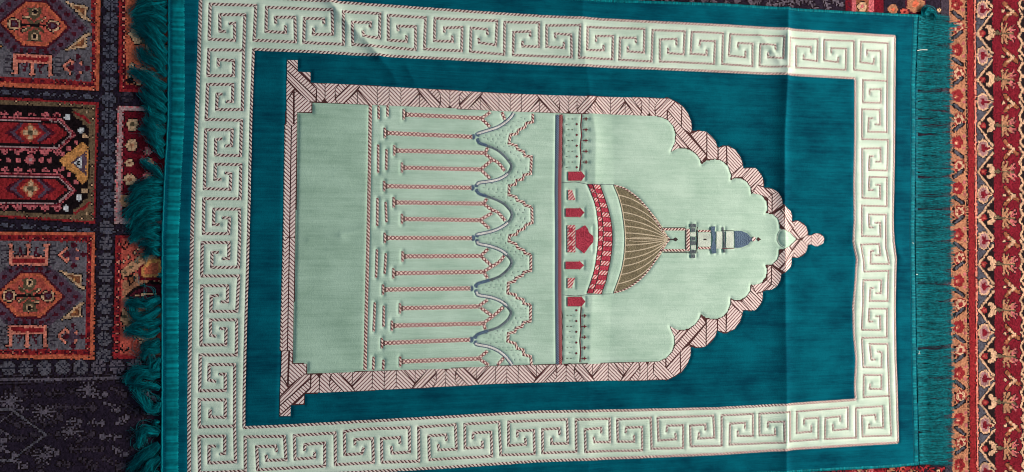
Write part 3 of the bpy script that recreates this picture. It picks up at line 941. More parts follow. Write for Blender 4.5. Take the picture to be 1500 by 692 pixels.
def unit(xa, xb, polys, flip):
    for pts, h in polys:
        out = []
        for a, t in pts:
            aa = 1 - a if flip else a
            u = xa + (xb - xa) * aa
            to, ti = interp_edge(FR_OUT_TOP + SCALLOP_OUT[:1], u), interp_edge(FR_IN_TOP, u)
            out.append((u, to + (ti - to) * t))
        hh = h if not flip else ('\\' if h == '/' else '/')
        fb(out, hh)


MOTIF = [([(0, 0), (.27, 0), (.19, .3), (.19, .8), (.24, 1), (.05, 1), (0, .85)], '/'),
         ([(.27, 0), (.47, 0), (.20, .72), (.19, .3)], '\\'),
         ([(.47, 0), (.68, 0), (.36, 1), (.24, 1), (.20, .78)], '/'),
         ([(.62, .30), (.62, 1), (.36, 1)], '\\'),
         ([(.62, .30), (.86, 1), (.62, 1)], '\\'),
         ([(.68, 0), (1, 0), (1, 1), (.86, 1), (.63, .25)], '\\')]
FULL = [([(0, 0), (1, 0), (1, 1), (0, 1)], '/')]
for xa, xb, kind, fl_ in ((476.3, 552.6, MOTIF, 0), (552.6, 570, FULL, 0), (570, 587.3, FULL, 1), (587.3, 659, MOTIF, 1), (659, 731, MOTIF, 0),
                          (731, 747.5, FULL, 1), (747.5, 764, FULL, 0), (764, 833.4, MOTIF, 1), (833.4, 894.6, MOTIF, 0), (894.6, 951, MOTIF, 1)):
    unit(xa, xb, kind, fl_)
for h, pts in (('\\', [(115, 45), (210, 45), (210, 132)]), ('/', [(115, 50), (365, 290), (362, 362), (115, 130)]), ('\\', [(232, 147), (318, 147), (318, 232)]),
               ('\\', [(115, 136), (360, 368), (360, 400), (300, 400), (115, 207)]), ('\\', [(326, 240), (438, 246), (438, 368), (410, 402), (368, 402), (368, 290)]),
               ('/', [(112, 212), (180, 288), (112, 390)]), ('/', [(180, 296), (312, 404), (326, 404), (326, 490), (205, 490), (205, 600), (180, 600)]),
               ('\\', [(170, 318), (170, 600), (112, 600), (112, 395)])):
    fb(Zm(A0, S5, pts), h)
for h, pts in (('\\', [(640, 137), (735, 140), (690, 195), (686, 250), (700, 292), (652, 290), (638, 250)]), ('/', [(690, 195), (735, 140), (812, 140), (692, 250)]),
               ('/', [(812, 140), (862, 168), (800, 238), (735, 295), (700, 292), (692, 250)]), ('/', [(735, 296), (790, 240), (790, 318)]),
               ('\\', [(862, 168), (915, 200), (910, 375), (798, 240)]), ('\\', [(920, 200), (972, 268), (1000, 340), (1003, 410), (990, 435), (914, 385)]),
               ('/', [(796, 246), (1125, 620), (1090, 680), (1040, 610), (985, 565), (866, 425), (845, 375), (796, 322)]),
               ('\\', [(868, 432), (978, 560), (915, 556), (862, 500)]), ('/', [(862, 500), (905, 556), (825, 592)]),
               ('/', [(990, 440), (1060, 412), (1127, 418), (1127, 612)]), ('\\', [(1132, 422), (1205, 500), (1222, 560), (1220, 650), (1132, 655)])):
    fb(Zm(C0, S5, pts), h)
for h, pts in (('/', [(420, 95), (487, 78), (487, 228), (420, 190)]), ('\\', [(491, 78), (560, 108), (610, 180), (626, 238), (530, 322), (496, 240)]),
               ('/', [(626, 242), (634, 270), (690, 266), (628, 342), (560, 348), (530, 360), (530, 326)]), ('/', [(690, 266), (735, 266), (752, 285), (660, 385), (622, 350)]),
               ('/', [(752, 285), (790, 340), (690, 430), (662, 388)]), ('/', [(792, 340), (800, 426), (745, 408), (702, 478), (692, 435)]),
               ('\\', [(742, 412), (800, 430), (864, 492), (830, 524), (790, 500), (705, 482)]), ('\\', [(812, 438), (870, 442), (908, 468), (868, 490)]),
               ('\\', [(832, 520), (864, 495), (864, 645), (834, 650)]), ('/', [(868, 492), (910, 466), (940, 530), (944, 582), (868, 645)])):
    fb(Zm(D0, S5, pts), h)
for h, pts in (('\\', [(795, 135), (850, 96), (930, 150), (948, 205), (946, 268), (985, 330), (955, 350)]), ('/', [(715, 190), (790, 140), (950, 352), (915, 400), (850, 372), (790, 300), (770, 240)]),
               ('/', [(950, 282), (1010, 264), (1035, 268), (985, 325)]), ('/', [(1030, 272), (1115, 330), (1132, 390), (1132, 425), (1048, 472), (955, 350)]),
               ('\\', [(948, 362), (1042, 476), (1005, 476), (920, 402)])):
    fb(Zm(E0, SE, pts), h)
for h, pts in (('/', [(1060, 480), (1110, 432), (1172, 432), (1172, 540), (1110, 540)]), ('\\', [(1172, 432), (1225, 407), (1252, 407), (1252, 562), (1225, 562), (1172, 540)]),
               ('/', [(1252, 407), (1318, 442), (1331, 480), (1318, 525), (1252, 562)])):
    frame_blocks.append((Zm(E0, SE, pts), h))
tl, bl_ = (417.6, 182), (411.6, 514)
for t0, t1, hs in ((0, .5, ('\\', '/')), (.5, 1, ('/', '\\'))):
    for (da, db), h in (((1.2, 9.0), hs[0]), ((9.6, 17.6), hs[1])):
        f0 = [(tl[0] + (bl_[0] - tl[0]) * t + d_, tl[1] + (bl_[1] - tl[1]) * t) for t, d_ in ((t0, da), (t0, db), (t1, db), (t1, da))]
        frame_blocks.append((f0, h))
for pts, h in frame_blocks:
    block('frame_block', pts, h, frame)
strip('frame_cord', [(418.4, 182), (415.6, 349), (411.2, 514)], 2.6, 'rope_a', frame, zoff=-0.8 * MM)

# plinth line, arcade
strip('plinth_cord', FLOOR_LINE, 4.4, 'pinkrope_a', rug)
for d_ in DASHES:
    strip('step_cord', d_, 3.2, 'pinkrope_a', arcade)
for o, a, b in COLS:
    c = strip('column', Zm(o, S5, [a, b]), 5.8, 'column', arcade, zoff=-0.9 * MM, wob=0.00008)
    strip('column_base', Zm(o, S5, [(a[0] - 4, a[1] - 44), (a[0] - 4, a[1] + 44)]), 3.2, 'pinkrope_a', arcade, zoff=-0.6 * MM)
    strip('column_collar', Zm(o, S5, [(a[0] + 16, a[1] - 24), (a[0] + 16, a[1] + 24)]), 2.4, 'dark_a', arcade, zoff=-0.62 * MM)
for k in BRANCH:
    strip('arch_rib', k, 4.6, 'column', arcade, zoff=-0.85 * MM, smooth=1)
for n_a, k in enumerate(ARCHES):
    kk = smooth_path(k, 2)
    o_ = strip('arch', kk, 3.3, 'slate_dark', arcade, zoff=-0.75 * MM, step=0.003)
    if n_a in (0, 5):
        part_ = kk
    elif n_a in (1, 2):
        part_ = kk[len(kk) * 6 // 10:]
    else:
        part_ = kk[:len(kk) * 4 // 10]
    strip('arch_edge', part_, 5.0, ab('bluerope', part_), arcade, zoff=-0.62 * MM, step=0.003)
    strip('arch_light', part_, 2.7, 'arch_white', arcade, zoff=-0.30 * MM, step=0.003)
    rest = kk[:len(kk) * 2 // 10] if n_a in (1, 2) else kk[len(kk) * 8 // 10:] if n_a in (3, 4) else None
    if rest is not None:
        strip('arch_edge', rest, 4.2, 'blue', arcade, zoff=-0.5 * MM, step=0.003)
for k in CREN:
    strip('stepped_parapet', k, 3.8, ab('pinkrope', k), arcade)
for u, v in BLUECAPS:
    block('capital', [(u - 4.2, v - 6), (u - 1, v - 7), (u + 6.0, v - 5), (u + 5.6, v + 5.2), (u - 1, v + 7), (u - 4.2, v + 6)], 'blue', arcade, 0.1, -0.7 * MM)
for k, (a, b) in zip(ARCHES, ((0, 2), (0, 3), (0, 3), (7, 10), (7, 10), (0, 2))):
    pass


def dash_mesh(name, items, mat, parent, w=1.3, zoff=-0.7 * MM):
    """tiny woven ticks too small to pick apart, one part"""
    co, fa = [], []
    for a, b in items:
        A, B = P([a, b])
        d = B - A
        d /= max(np.hypot(*d), 1e-9)
        n = np.array([-d[1], d[0]]) * w * MM / 2
        i = len(co)
        for p in (A + n, A - n, B - n, B + n):
            co.append((p[0], p[1], float(W(p[0], p[1])) + zoff))
        m = (A + B) / 2
        co.append((m[0], m[1], float(W(m[0], m[1])) + zoff + 0.35 * MM))
        fa += [(i, i + 1, i + 4), (i + 1, i + 2, i + 4), (i + 2, i + 3, i + 4), (i + 3, i, i + 4)]
    o = link(name, mesh_np(name, co, np.array(fa), False), mat, parent)
    o['kind'] = 'stuff'
    return o


dash_mesh('stone_joints', [((u, v), (u, v + 3.2)) if vert else ((u, v), (u + 3, v)) for u, v, vert in JOINTS], 'leafgrey' if 'leafgrey' in M else 'slate', arcade, 0.75, -0.42 * MM)

# band of two cords and the pearled balustrade
strip('blue_cord', BLUE_LINE, 4.6, 'bluerope_a', rug, zoff=-0.8 * MM)
strip('red_cord', RED_LINE, 4.6, 'redrope_b', rug, zoff=-0.75 * MM)
bal = strip('balustrade', WL1, 1.5, 'darkred', rug, zoff=-1.0 * MM)
strip('balustrade_line', WL2, 1.5, 'darkred', bal, zoff=-1.0 * MM)
strip('scalloped_edge', SC1, 1.3, 'ink', bal, zoff=-1.1 * MM)
strip('scalloped_edge', SC2, 1.3, 'ink', bal, zoff=-1.1 * MM)
dash_mesh('pearl_joints', [((p[0] - 1.4, p[1]), (p[0] + 1.4, p[1])) for p in PEARL] + [((p[0], p[1] - 1.6), (p[0], p[1] + 1.6)) for p in PEARL[::3]], 'ink', bal, 1.3, -0.9 * MM)
for p in RDOT:
    block('red_bud', [(p[0] - 1.6, p[1]), (p[0] - .2, p[1] - 2), (p[0] + 2, p[1]), (p[0] - .2, p[1] + 2)], 'darkred', bal, 0, 0.1 * MM)
for p in ARROW:
    u, v = p
    block('arrow_bud', [(u - 4, v - .6), (u - .5, v - .6), (u + .2, v - 2.8), (u + 1.2, v - 2.8), (u + 1.4, v - 1), (u + 4.2, v), (u + 1.4, v + 1),
                        (u + 1.2, v + 2.8), (u + .2, v + 2.8), (u - .5, v + .6), (u - 4, v + .6)], 'darkred', bal, 0, -0.1 * MM)


def kiosk(ua, va, ub, vb):
    w_, h_ = ub - ua, vb - va
    block('kiosk', [(ua, va), (ua + w_ * .72, va), (ua + w_ * .74, va - h_ * .12), (ub, va + h_ / 2), (ua + w_ * .74, vb + h_ * .12), (ua + w_ * .72, vb), (ua, vb)], 'red', rug, 0, 0.15 * MM)


kiosk(832, 251.8, 856.5, 265)
kiosk(831.2, 435.2, 857, 448.8)
kiosk(828.4, 305.5, 855.6, 318)
kiosk(828.2, 383.4, 855, 394.4)
block('hatched_door', Zm(BD, SB, [(170, 45), (200, 45), (228, 125), (170, 125)]), 'r/', rug, 0, 0.15 * MM)
block('hatched_door', Zm((800, 390), 4.325, [(135, 75), (182, 75), (160, 140), (135, 140)]), 'r/', rug, 0, 0.15 * MM)
gate = block('gate', Zm(BD, SB, [(165, 320), (226, 320), (226, 532), (165, 532)]), 'r/', rug, 0, 0.15 * MM)
for yy in (358, 425, 495):
    block('gate_window', Zm(BD, SB, [(175, yy - 16), (205, yy - 16), (205, yy + 16), (175, yy + 16)]), 'red', gate, 0, 0.45 * MM)
block('fan', Zm(BD, SB, [(230, 362), (262, 345), (300, 320), (322, 350), (330, 378), (362, 405), (365, 430), (360, 455), (330, 490), (310, 520), (292, 542), (262, 515), (230, 490)]), 'red', rug, 0, 0.15 * MM)

# drum bands: two rows of cells
bl_a, bm_a, br_a = (resample(np.array(b, float), 2.0) for b in (band_l, band_m, band_r))


def along(c, t):
    d = np.r_[0, np.cumsum(np.hypot(*np.diff(c, axis=0).T))]
    d /= d[-1]
    return (np.interp(t, d, c[:, 0]), np.interp(t, d, c[:, 1]))


nb = 23
for i in range(nb):
    ta, tb = i / nb, (i + 1) / nb
    tm = (ta + tb) / 2
    for ca, cb, ph in ((bl_a, bm_a, 0), (bm_a, br_a, 1)):
        m = 'red' if (i + ph) % 2 == 0 else 'r/'
        block('band_cell', [along(ca, ta), along(cb, ta), along(cb, tm), along(cb, tb), along(ca, tb), along(ca, tm)], m, drum, 0.35, -0.8 * MM)
strip('band_edge', band_r, 1.5, 'ink', drum, zoff=-0.7 * MM)
strip('band_edge', band_m, 1.3, 'ink', drum, zoff=-0.5 * MM)

# dome ribs and outline
tipd = Zm(DM, SD, [(306, 350)])[0]
for sy, sx in ((100, 22), (150, 38), (197, 49), (238, 55), (275, 60), (313, 63), (345, 65), (382, 63), (420, 61), (460, 57), (500, 50), (548, 38), (600, 21)):
    a = np.array(Zm(DM, SD, [(sx, sy)])[0])
    b = np.array(tipd)
    c = np.array(Zm(DM, SD, [(205, sy + (350 - sy) * 0.13)])[0])
    t = np.linspace(0, 1, 14)[:, None]
    strip('dome_rib', (1 - t) ** 2 * a + 2 * t * (1 - t) * c + t * t * b, 1.5, 'rib', dome, zoff=-0.55 * MM, dome_h=0.25 * MM)
strip('dome_rib', Zm(DM, SD, [(84, 343), (150, 336), (220, 343), (270, 350)]), 0.9, 'rib', dome, zoff=-0.5 * MM, dome_h=.2 * MM, smooth=2)
strip('dome_rib', Zm(DM, SD, [(84, 357), (150, 364), (220, 357), (270, 350)]), 0.9, 'rib', dome, zoff=-0.5 * MM, dome_h=.2 * MM, smooth=2)
strip('dome_edge', DOME[:7], 2.0, 'pinkrope_a', dome, zoff=-0.5 * MM, smooth=1)
strip('dome_edge', DOME[6:13], 2.0, 'pinkrope_b', dome, zoff=-0.5 * MM, smooth=1)
strip('dome_edge', DOME[12:] + DOME[:1], 1.8, 'rib', dome, zoff=-0.5 * MM, smooth=1)
strip('seam_line', Zm((800, 150), SB, [(120, 628), (230, 622), (320, 640), (420, 643), (540, 642)]), 0.7, 'slate', drum, zoff=0.0 * MM, dome_h=.3 * MM)
strip('seam_line', Zm((800, 390), 4.325, [(100, 182), (190, 190), (260, 180), (350, 178), (430, 176)]), 0.7, 'slate', drum, zoff=0.0 * MM, dome_h=.3 * MM)

# minaret lying along the axis
mz = lambda pts: Zm(DM, SD, pts)
mina = strip('minaret_wall', mz([(272, 293), (398, 293)]), 3.4, 'pinkrope_a', rug, zoff=0.15 * MM)
mina.name = 'minaret'
strip('minaret_wall', mz([(272, 411), (402, 411)]), 3.4, 'pinkrope_b', mina, zoff=0.15 * MM)
strip('minaret_edge', mz([(280, 422), (420, 422)]), 1.2, 'ink', mina, zoff=0.2 * MM)
strip('minaret_edge', mz([(274, 284), (396, 284)]), 0.9, 'ink', mina, zoff=0.2 * MM)
strip('minaret_wall', mz([(414, 290), (414, 416)]), 5.0, 'pinkrope_b', mina, zoff=0.15 * MM)
strip('minaret_edge', mz([(400, 286), (400, 418)]), 1.2, 'ink', mina, zoff=0.2 * MM)
for i in range(8):
    y = 262 + i * 24.5
    dx = (0, 4)[i % 2]
    block('gallery_stone', mz([(426 + dx, y), (458 - dx, y), (458 - dx, y + 21), (426 + dx, y + 21)]), ('slate', 'cream')[i in (2, 5)], mina, 0, 0.3 * MM)
strip('gallery_edge', mz([(466, 280), (460, 315), (468, 350), (460, 385), (464, 425)]), 1.3, 'ink', mina, zoff=0.35 * MM)
strip('minaret_wall', mz([(470, 303), (538, 303)]), 3.4, 'pinkrope_a', mina, zoff=0.15 * MM)
strip('minaret_wall', mz([(470, 398), (538, 398)]), 3.8, 'pinkrope_b', mina, zoff=0.15 * MM)
block('shaft', mz([(470, 313), (540, 313), (540, 388), (470, 388)]), 'cream', mina, 0, 0.15 * MM)
block('shaft', mz([(572, 305), (604, 305), (604, 402), (572, 402)]), 'cream', mina, 0, 0.15 * MM)
block('shaft', mz([(626, 305), (668, 305), (668, 396), (626, 396)]), 'cream', mina, 0, 0.15 * MM)
block('gallery', mz([(540, 278), (566, 276), (562, 300), (568, 330), (562, 360), (570, 395), (572, 428), (548, 430), (542, 400), (552, 350), (544, 310)]), 'blue', mina, 0, 0.3 * MM)
strip('gallery_edge', mz([(608, 282), (608, 300), (615, 320), (612, 350), (618, 380), (614, 400), (618, 424)]), 3.0, 'slate', mina, zoff=0.2 * MM)
strip('gallery_edge', mz([(604, 300), (668, 300)]), 0.7, 'ink', mina, zoff=0.35 * MM)
strip('gallery_edge', mz([(604, 402), (672, 400)]), 0.9, 'darkred', mina, zoff=0.35 * MM)
cap = block('minaret_cap', mz([(672, 302), (712, 302), (745, 316), (766, 342), (770, 352), (748, 380), (712, 396), (676, 398)]), 'blue', mina, 0, 0.3 * MM)
for yy in (316, 332, 348, 364, 380):
    strip('cap_rib', mz([(678, yy), (735, yy + (348 - yy) * .15), (764, 349)]), 0.8, 'bluerope_a', mina, zoff=0.6 * MM, dome_h=.15 * MM, smooth=1)
block('finial', mz([(772, 342), (782, 334), (792, 342), (790, 356), (778, 362), (770, 354)]), 'pinkrope_a' if False else '/', mina, 0, 0.3 * MM)
block('finial', mz([(796, 348), (804, 342), (806, 336), (812, 342), (822, 350), (812, 356), (806, 362), (802, 354)]), 'brown', mina, 0, 0.3 * MM)
block('dome_finial', mz([(310, 348), (332, 347), (345, 338), (358, 350), (345, 361), (332, 353), (310, 352)]), 'ink', mina, 0, 0.15 * MM)
block('shaft_slit', mz([(498, 350), (508, 345), (518, 350), (508, 355)]), 'ink', mina, 0, 0.55 * MM)
strip('leaf_outline', LEAF_LINE, 1.0, 'cream', rug, zoff=-0.9 * MM, smooth=2)

# ------------------------------------------------------------------ hems
def hem(name, path, off, width, height, pitch, parent):
    """overcast edge: threads wrapped across a folded edge, each wrap a small ridge"""
    p = resample(P(path), pitch / 2)
    t = np.gradient(p, axis=0)
    t /= np.hypot(*t.T)[:, None]
    nrm = np.stack([-t[:, 1], t[:, 0]], 1)
    k = np.arange(len(p))
    wig = np.convolve(rng.normal(0, 1, len(p) + 40), np.ones(41) / 41, 'valid') * 2.2 * MM
    prof = [(0, -2.6), (0.06, -0.4), (0.25, 0.75), (0.55, 1.0), (0.85, 0.75), (0.97, 0.1), (1.0, -0.6)]
    rows = []
    rag = rng.normal(0, 0.28 * MM, len(p))
    for s, h in prof:
        e = p + nrm * (off * MM + width * MM * s + wig * 0.5 + (rag if s > .9 else 0))[:, None] if not np.isscalar(off) else p + nrm * ((off + width * s) * MM + wig * 0.4 + (rag if s > .9 else 0))[:, None]
        rib = np.where(k % 2 == 0, 0.30, -0.30) * MM * (1 if 0.03 < s < 0.99 else 0) + rng.normal(0, 0.07 * MM, len(p))
        rows.append(np.column_stack([e, W(e[:, 0], e[:, 1]) + h * height * MM + rib]))
    n = len(p)
    a = np.arange(n - 1)
    f = np.concatenate([np.stack([r * n + a, (r + 1) * n + a, (r + 1) * n + a + 1, r * n + a + 1], 1) for r in range(len(prof) - 1)])
    wrap = np.repeat(rng.random(n // 2 + 1) ** 1.4, 2)[:n]
    wrap = np.where(k % 4 == 0, wrap * 0.35, wrap)
    uv = np.concatenate([np.column_stack([wrap, np.full(n, s)]) for s, h in prof])
    return link(name, mesh_np(name, np.concatenate(rows), f, True, uv), 'hem', parent)


hem_l = hem('hem', LEFT_EDGE, 2.2, 18.5, 0.8, 3.0 * MM, rug)
strip('hem_seam', [(u + 1.2, v) for u, v in LEFT_EDGE], 1.9, 'hem', hem_l, zoff=0.1 * MM, dome_h=0.7 * MM, step=0.0016, wob=0.0002)
hem_r = hem('hem', RIGHT_EDGE[::-1], 0.5, 7.0, 0.22, 2.4 * MM, rug)
strip('hem_seam', [(u - 7.5, v) for u, v in RIGHT_EDGE], 1.0, 'backing', hem_r, zoff=-0.1 * MM, dome_h=0.25 * MM, step=0.0016, wob=0.0002)
hem_t = hem('hem', TOP_EDGE[::-1], -0.8, 4.6, 0.6, 1.6 * MM, rug)
hem_b = hem('hem', BOT_EDGE, -0.8, 4.6, 0.6, 1.6 * MM, rug)


# ------------------------------------------------------------------ fringe
def tassel(root, ctrl, tip, width, n, curl=0.0, thick=5.0, flare=1.0, rad=0.30, seg=11, over=1.0, name='tassel', ragged=0.22):
    A, C, B = P([root, ctrl, tip], CARPET_Z)
    t = np.linspace(0, 1, seg)
    sway = (np.sin(t * random.uniform(4, 8) + random.uniform(0, 6.28)) * random.uniform(0.8, 2.2) * curl + random.choice((-1, 1)) * np.clip(t - 0.6, 0, 1) ** 2 * random.uniform(4, 26) * (curl > 1)) * np.clip(t * 2.2, 0, 1)
    co, fa, uvs = [], [], []
    for s in range(n):
        side = np.clip(random.gauss(0, 0.45), -1.1, 1.1)
        stray = random.uniform(1.2, 2.0) if random.random() < 0.2 else 1.0
        end = 1.0 + random.uniform(-ragged, 0.08)
        tt = t * end
        sp = (1 - tt)[:, None] ** 2 * A + (2 * tt * (1 - tt))[:, None] * C + (tt ** 2)[:, None] * B
        tg = np.gradient(sp, axis=0)
        tg /= np.maximum(np.hypot(*tg.T), 1e-9)[:, None]
        nm = np.stack([-tg[:, 1], tg[:, 0]], 1)
        prof = 0.55 + 0.45 * np.sin(np.clip(t * 1.15, 0, 1) * math.pi) * flare + 0.22 * t
        ph, fq, am = random.uniform(0, 6.28), random.uniform(0.8, 2.8), random.uniform(0.3, 1.6)
        off = side * width * prof * stray + am * np.sin(t * fq * 6.28 + ph) * t * (0.9 + curl)
        if random.random() < 0.10:
            off = off + random.choice((-1, 1)) * t ** 2 * random.uniform(3, 9)
        pts = sp + nm * ((off + sway) * MM)[:, None]
        layer = random.random() ** 1.2 * math.sqrt(max(0.05, 1 - side * side * 0.8))
        zz = CARPET_Z + MM * (0.5 + layer * thick * (0.35 + 0.65 * np.sin(np.clip(t * 1.1, 0, 1) * math.pi)))
        zr = float(-0.0012 + layer * 0.0016)
        blend = np.exp(-(t / 0.16) ** 2)
        zz = zz * (1 - blend) + zr * blend * over + (1 - over) * blend * zz
        p3 = np.column_stack([pts, zz])
        r = rad * MM * random.uniform(0.75, 1.3) * np.linspace(1, 0.7, seg)
        base = len(co) * 0 + s * seg * 3
        up = np.array([0, 0, 1.0])
        side3 = np.column_stack([nm, np.zeros(seg)])
        ring = [p3 + up * r[:, None], p3 - up * (r * .5)[:, None] + side3 * (r * .87)[:, None], p3 - up * (r * .5)[:, None] - side3 * (r * .87)[:, None]]
        co.append(np.stack(ring, 1).reshape(-1, 3))
        uvs.append(np.column_stack([np.full(seg * 3, random.random() ** 2.2), np.repeat(t, 3)]))
        a = np.arange(seg - 1) * 3 + base
        for k in range(3):
            k2 = (k + 1) % 3
            fa.append(np.stack([a + k, a + k2, a + 3 + k2, a + 3 + k], 1))
    return link(name, mesh_np(name, np.concatenate(co), np.concatenate(fa), True, np.concatenate(uvs)), 'yarn', rug)


LT = [((246, -8), (225, -5), (202, 4), 7, 70), ((246, 4), (222, 8), (194, 22), 8, 80), ((246, 20), (225, 12), (200, 12), 7, 70), ((246, 34), (224, 22), (198, 18), 6, 60),
      ((246, 47), (222, 32), (197, 28), 7, 80), ((246, 62), (225, 44), (198, 27), 7, 75), ((246, 80), (226, 62), (200, 36), 7, 75), ((246, 95), (232, 75), (212, 45), 6, 70),
      ((246, 112), (225, 92), (203, 72), 7, 80), ((246, 128), (222, 118), (192, 102), 6, 75), ((246, 150), (228, 130), (197, 105), 6, 70), ((245, 165), (228, 150), (208, 132), 7, 75),
      ((244, 180), (228, 168), (212, 155), 7, 70), ((243, 197), (226, 190), (210, 176), 7, 75), ((242, 215), (226, 200), (212, 184), 7, 70), ((241, 232), (230, 215), (222, 196), 5, 50),
      ((241, 262), (226, 246), (207, 237), 4, 60), ((240, 266), (222, 270), (192, 270), 6, 75), ((240, 280), (214, 278), (190, 296), 9, 85), ((240, 292), (213, 290), (187, 318), 8, 85),
      ((239, 304), (214, 302), (187, 328), 7, 80), ((239, 320), (220, 308), (196, 342), 7, 70), ((238, 336), (222, 325), (199, 352), 6, 65), ((238, 350), (214, 338), (190, 350), 6, 70),
      ((238, 360), (222, 353), (207, 364), 6, 65), ((237, 374), (226, 366), (210, 369), 5, 55), ((237, 400), (236, 404), (233, 408), 3, 20),
      ((237, 438), (212, 446), (185, 448), 6, 65), ((237, 452), (205, 474), (186, 452), 7, 80), ((237, 470), (212, 476), (184, 485), 6, 75), ((236, 482), (212, 492), (186, 489), 5, 60),
      ((236, 500), (222, 503), (208, 513), 6, 60), ((236, 512), (216, 516), (206, 522), 5, 50), ((236, 524), (222, 556), (222, 519), 4, 55), ((236, 540), (205, 534), (185, 558), 5, 60),
      ((236, 550), (210, 548), (190, 566), 5, 60), ((236, 568), (214, 558), (187, 560), 4, 50), ((235, 588), (234, 612), (204, 578), 5, 70), ((235, 600), (222, 604), (197, 566), 4, 50),
      ((235, 618), (230, 616), (227, 624), 3, 30), ((235, 634), (210, 622), (203, 652), 6, 70), ((235, 650), (214, 664), (193, 690), 7, 80), ((235, 668), (220, 684), (196, 704), 7, 75),
      ((235, 690), (220, 705), (200, 724), 7, 70), ((235, 712), (222, 722), (206, 738), 7, 60)]
for i, (a, c, b, w, n) in enumerate(LT):
    tassel(a, c, b, w * 0.95, int(n * 1.7), curl=1.5, thick=9.0, flare=1.0, rad=0.23, seg=14)
for k in range(34):
    vv_ = random.choice(LT)[0][1] + random.uniform(-8, 8)
    ue = np.interp(vv_, [p[1] for p in LEFT_EDGE], [p[0] for p in LEFT_EDGE])
    o = tassel((ue, vv_), (ue - random.uniform(12, 34), vv_ + random.gauss(0, 16)), (ue - random.uniform(18, 56), vv_ + random.gauss(-4, 20)), 3.5, 4, curl=3.0, thick=9, rad=0.2, seg=14, name='loose_strands')
    o['kind'] = 'stuff'
v = 26.0
while v < 680:
    ue = np.interp(v, [p[1] for p in RIGHT_EDGE], [p[0] for p in RIGHT_EDGE]) - 2
    dv = random.gauss(0.5, 2.6)
    tip = (1392 + np.interp(v, [20, 690], [0, 2]) + random.gauss(0, 1.4), v + dv + (6 if v < 100 else 0) * random.random())
    tassel((ue, v), (1366, v + dv * 0.2 + random.gauss(0, 1.2)), tip, random.uniform(3.6, 5.6), 44, curl=0.55, thick=3.4, flare=0.5, rad=0.25, seg=12, ragged=0.2)
    v += random.uniform(3.4, 6.4) if random.random() < 0.95 else random.uniform(7.8, 9.8)
tassel((1350, 26), (1356, 4), (1372, 30), 6, 70, thick=7, curl=1)
tassel((1352, 22), (1372, 14), (1366, 40), 5, 50, thick=7, curl=1)
tassel((1345, 30), (1374, 40), (1403, 37), 5, 60, thick=5)

# ------------------------------------------------------------------ the carpet underneath: knotted wool, painted knot by knot into pieces
carpet = empty('patterned_carpet', (0, 0, 0))
carpet['label'] = 'dark red and navy knotted wool carpet with medallion panels lying under the teal rug'
carpet['category'] = 'carpet'
cx0, cx1 = P([(-150, 346)], CARPET_Z)[0][0], P([(1660, 346)], CARPET_Z)[0][0]
cy0, cy1 = -0.50, 0.44
KX, KY = int((cx1 - cx0) / KNOT), int((cy1 - cy0) / KNOT)
kx = np.floor(cx0 / KNOT) * KNOT + KNOT * np.arange(KX + 1)
ky = np.floor(cy0 / KNOT) * KNOT + KNOT * np.arange(KY + 1)
KVX, KVY = np.meshgrid(kx, ky)
kz = CARPET_Z + rng.normal(0, 0.28 * MM, KVX.shape)
cjj, cii = np.meshgrid(np.arange(KY), np.arange(KX), indexing='ij')
cu, cv = toPX(KVX[:-1, :-1] + KNOT / 2, KVY[:-1, :-1] + KNOT / 2, CARPET_Z)
hid = (cu > 264) & (cu < 1330) & (cv > 34 - 0.02 * (1330 - cu) * 0 - np.clip((1330 - cu) * 0.06, 0, 70)) & (cv < 672 + np.clip((1330 - cu) * 0.05, 0, 60))
keep = ~hid
cj, ci = cjj[keep], cii[keep]
U = cu[keep] + rng.normal(0, 0.35, keep.sum())
V = cv[keep] + rng.normal(0, 0.35, keep.sum())
CAN = np.zeros(len(U), np.int32)
PIECES = [('field', 'navy', None)]


def piece(name, mat, parent=None):
    PIECES.append((name, mat, parent))
    return len(PIECES) - 1


def sel(pts, m):
    p = np.asarray(pts, float)
    return np.nonzero((U > p[:, 0].min() - m) & (U < p[:, 0].max() + m) & (V > p[:, 1].min() - m) & (V < p[:, 1].max() + m))[0]


def poly(i, pts):
    s = sel(pts, 1)
    CAN[s[in_poly(U[s], V[s], pts)]] = i


def rect(i, a, b, c, d):
    poly(i, [(a, b), (c, b), (c, d), (a, d)])


def disc(i, c, rx, ry=None):
    ry = ry or rx
    s = sel([(c[0] - rx, c[1] - ry), (c[0] + rx, c[1] + ry)], 1)
    CAN[s[((U[s] - c[0]) / rx) ** 2 + ((V[s] - c[1]) / ry) ** 2 < 1]] = i


def pline(i, pts, w, closed=False):
    pts = list(pts) + ([pts[0]] if closed else [])
    for a, b in zip(pts[:-1], pts[1:]):
        s = sel([a, b], w)
        CAN[s[seg_dist(U[s], V[s], a, b) < w / 2]] = i


def rosette(c, r, mat, parent=None, petals=8, core='navy2', name='rosette'):
    i = piece(name, mat, parent)
    for k in range(petals):
        a = 2 * math.pi * k / petals + 0.39
        disc(i, (c[0] + math.cos(a) * r * .68, c[1] + math.sin(a) * r * .68), r * .30)
    disc(i, c, r * .62)
    j = piece('heart', core, i if parent is None else parent)
    for k in range(petals):
        a = 2 * math.pi * (k + 0.5) / petals + 0.39
        pline(j, [(c[0] + math.cos(a) * r * .30, c[1] + math.sin(a) * r * .30), (c[0] + math.cos(a) * r * .95, c[1] + math.sin(a) * r * .95)], 1.5)
    disc(j, c, r * .17)
    return i


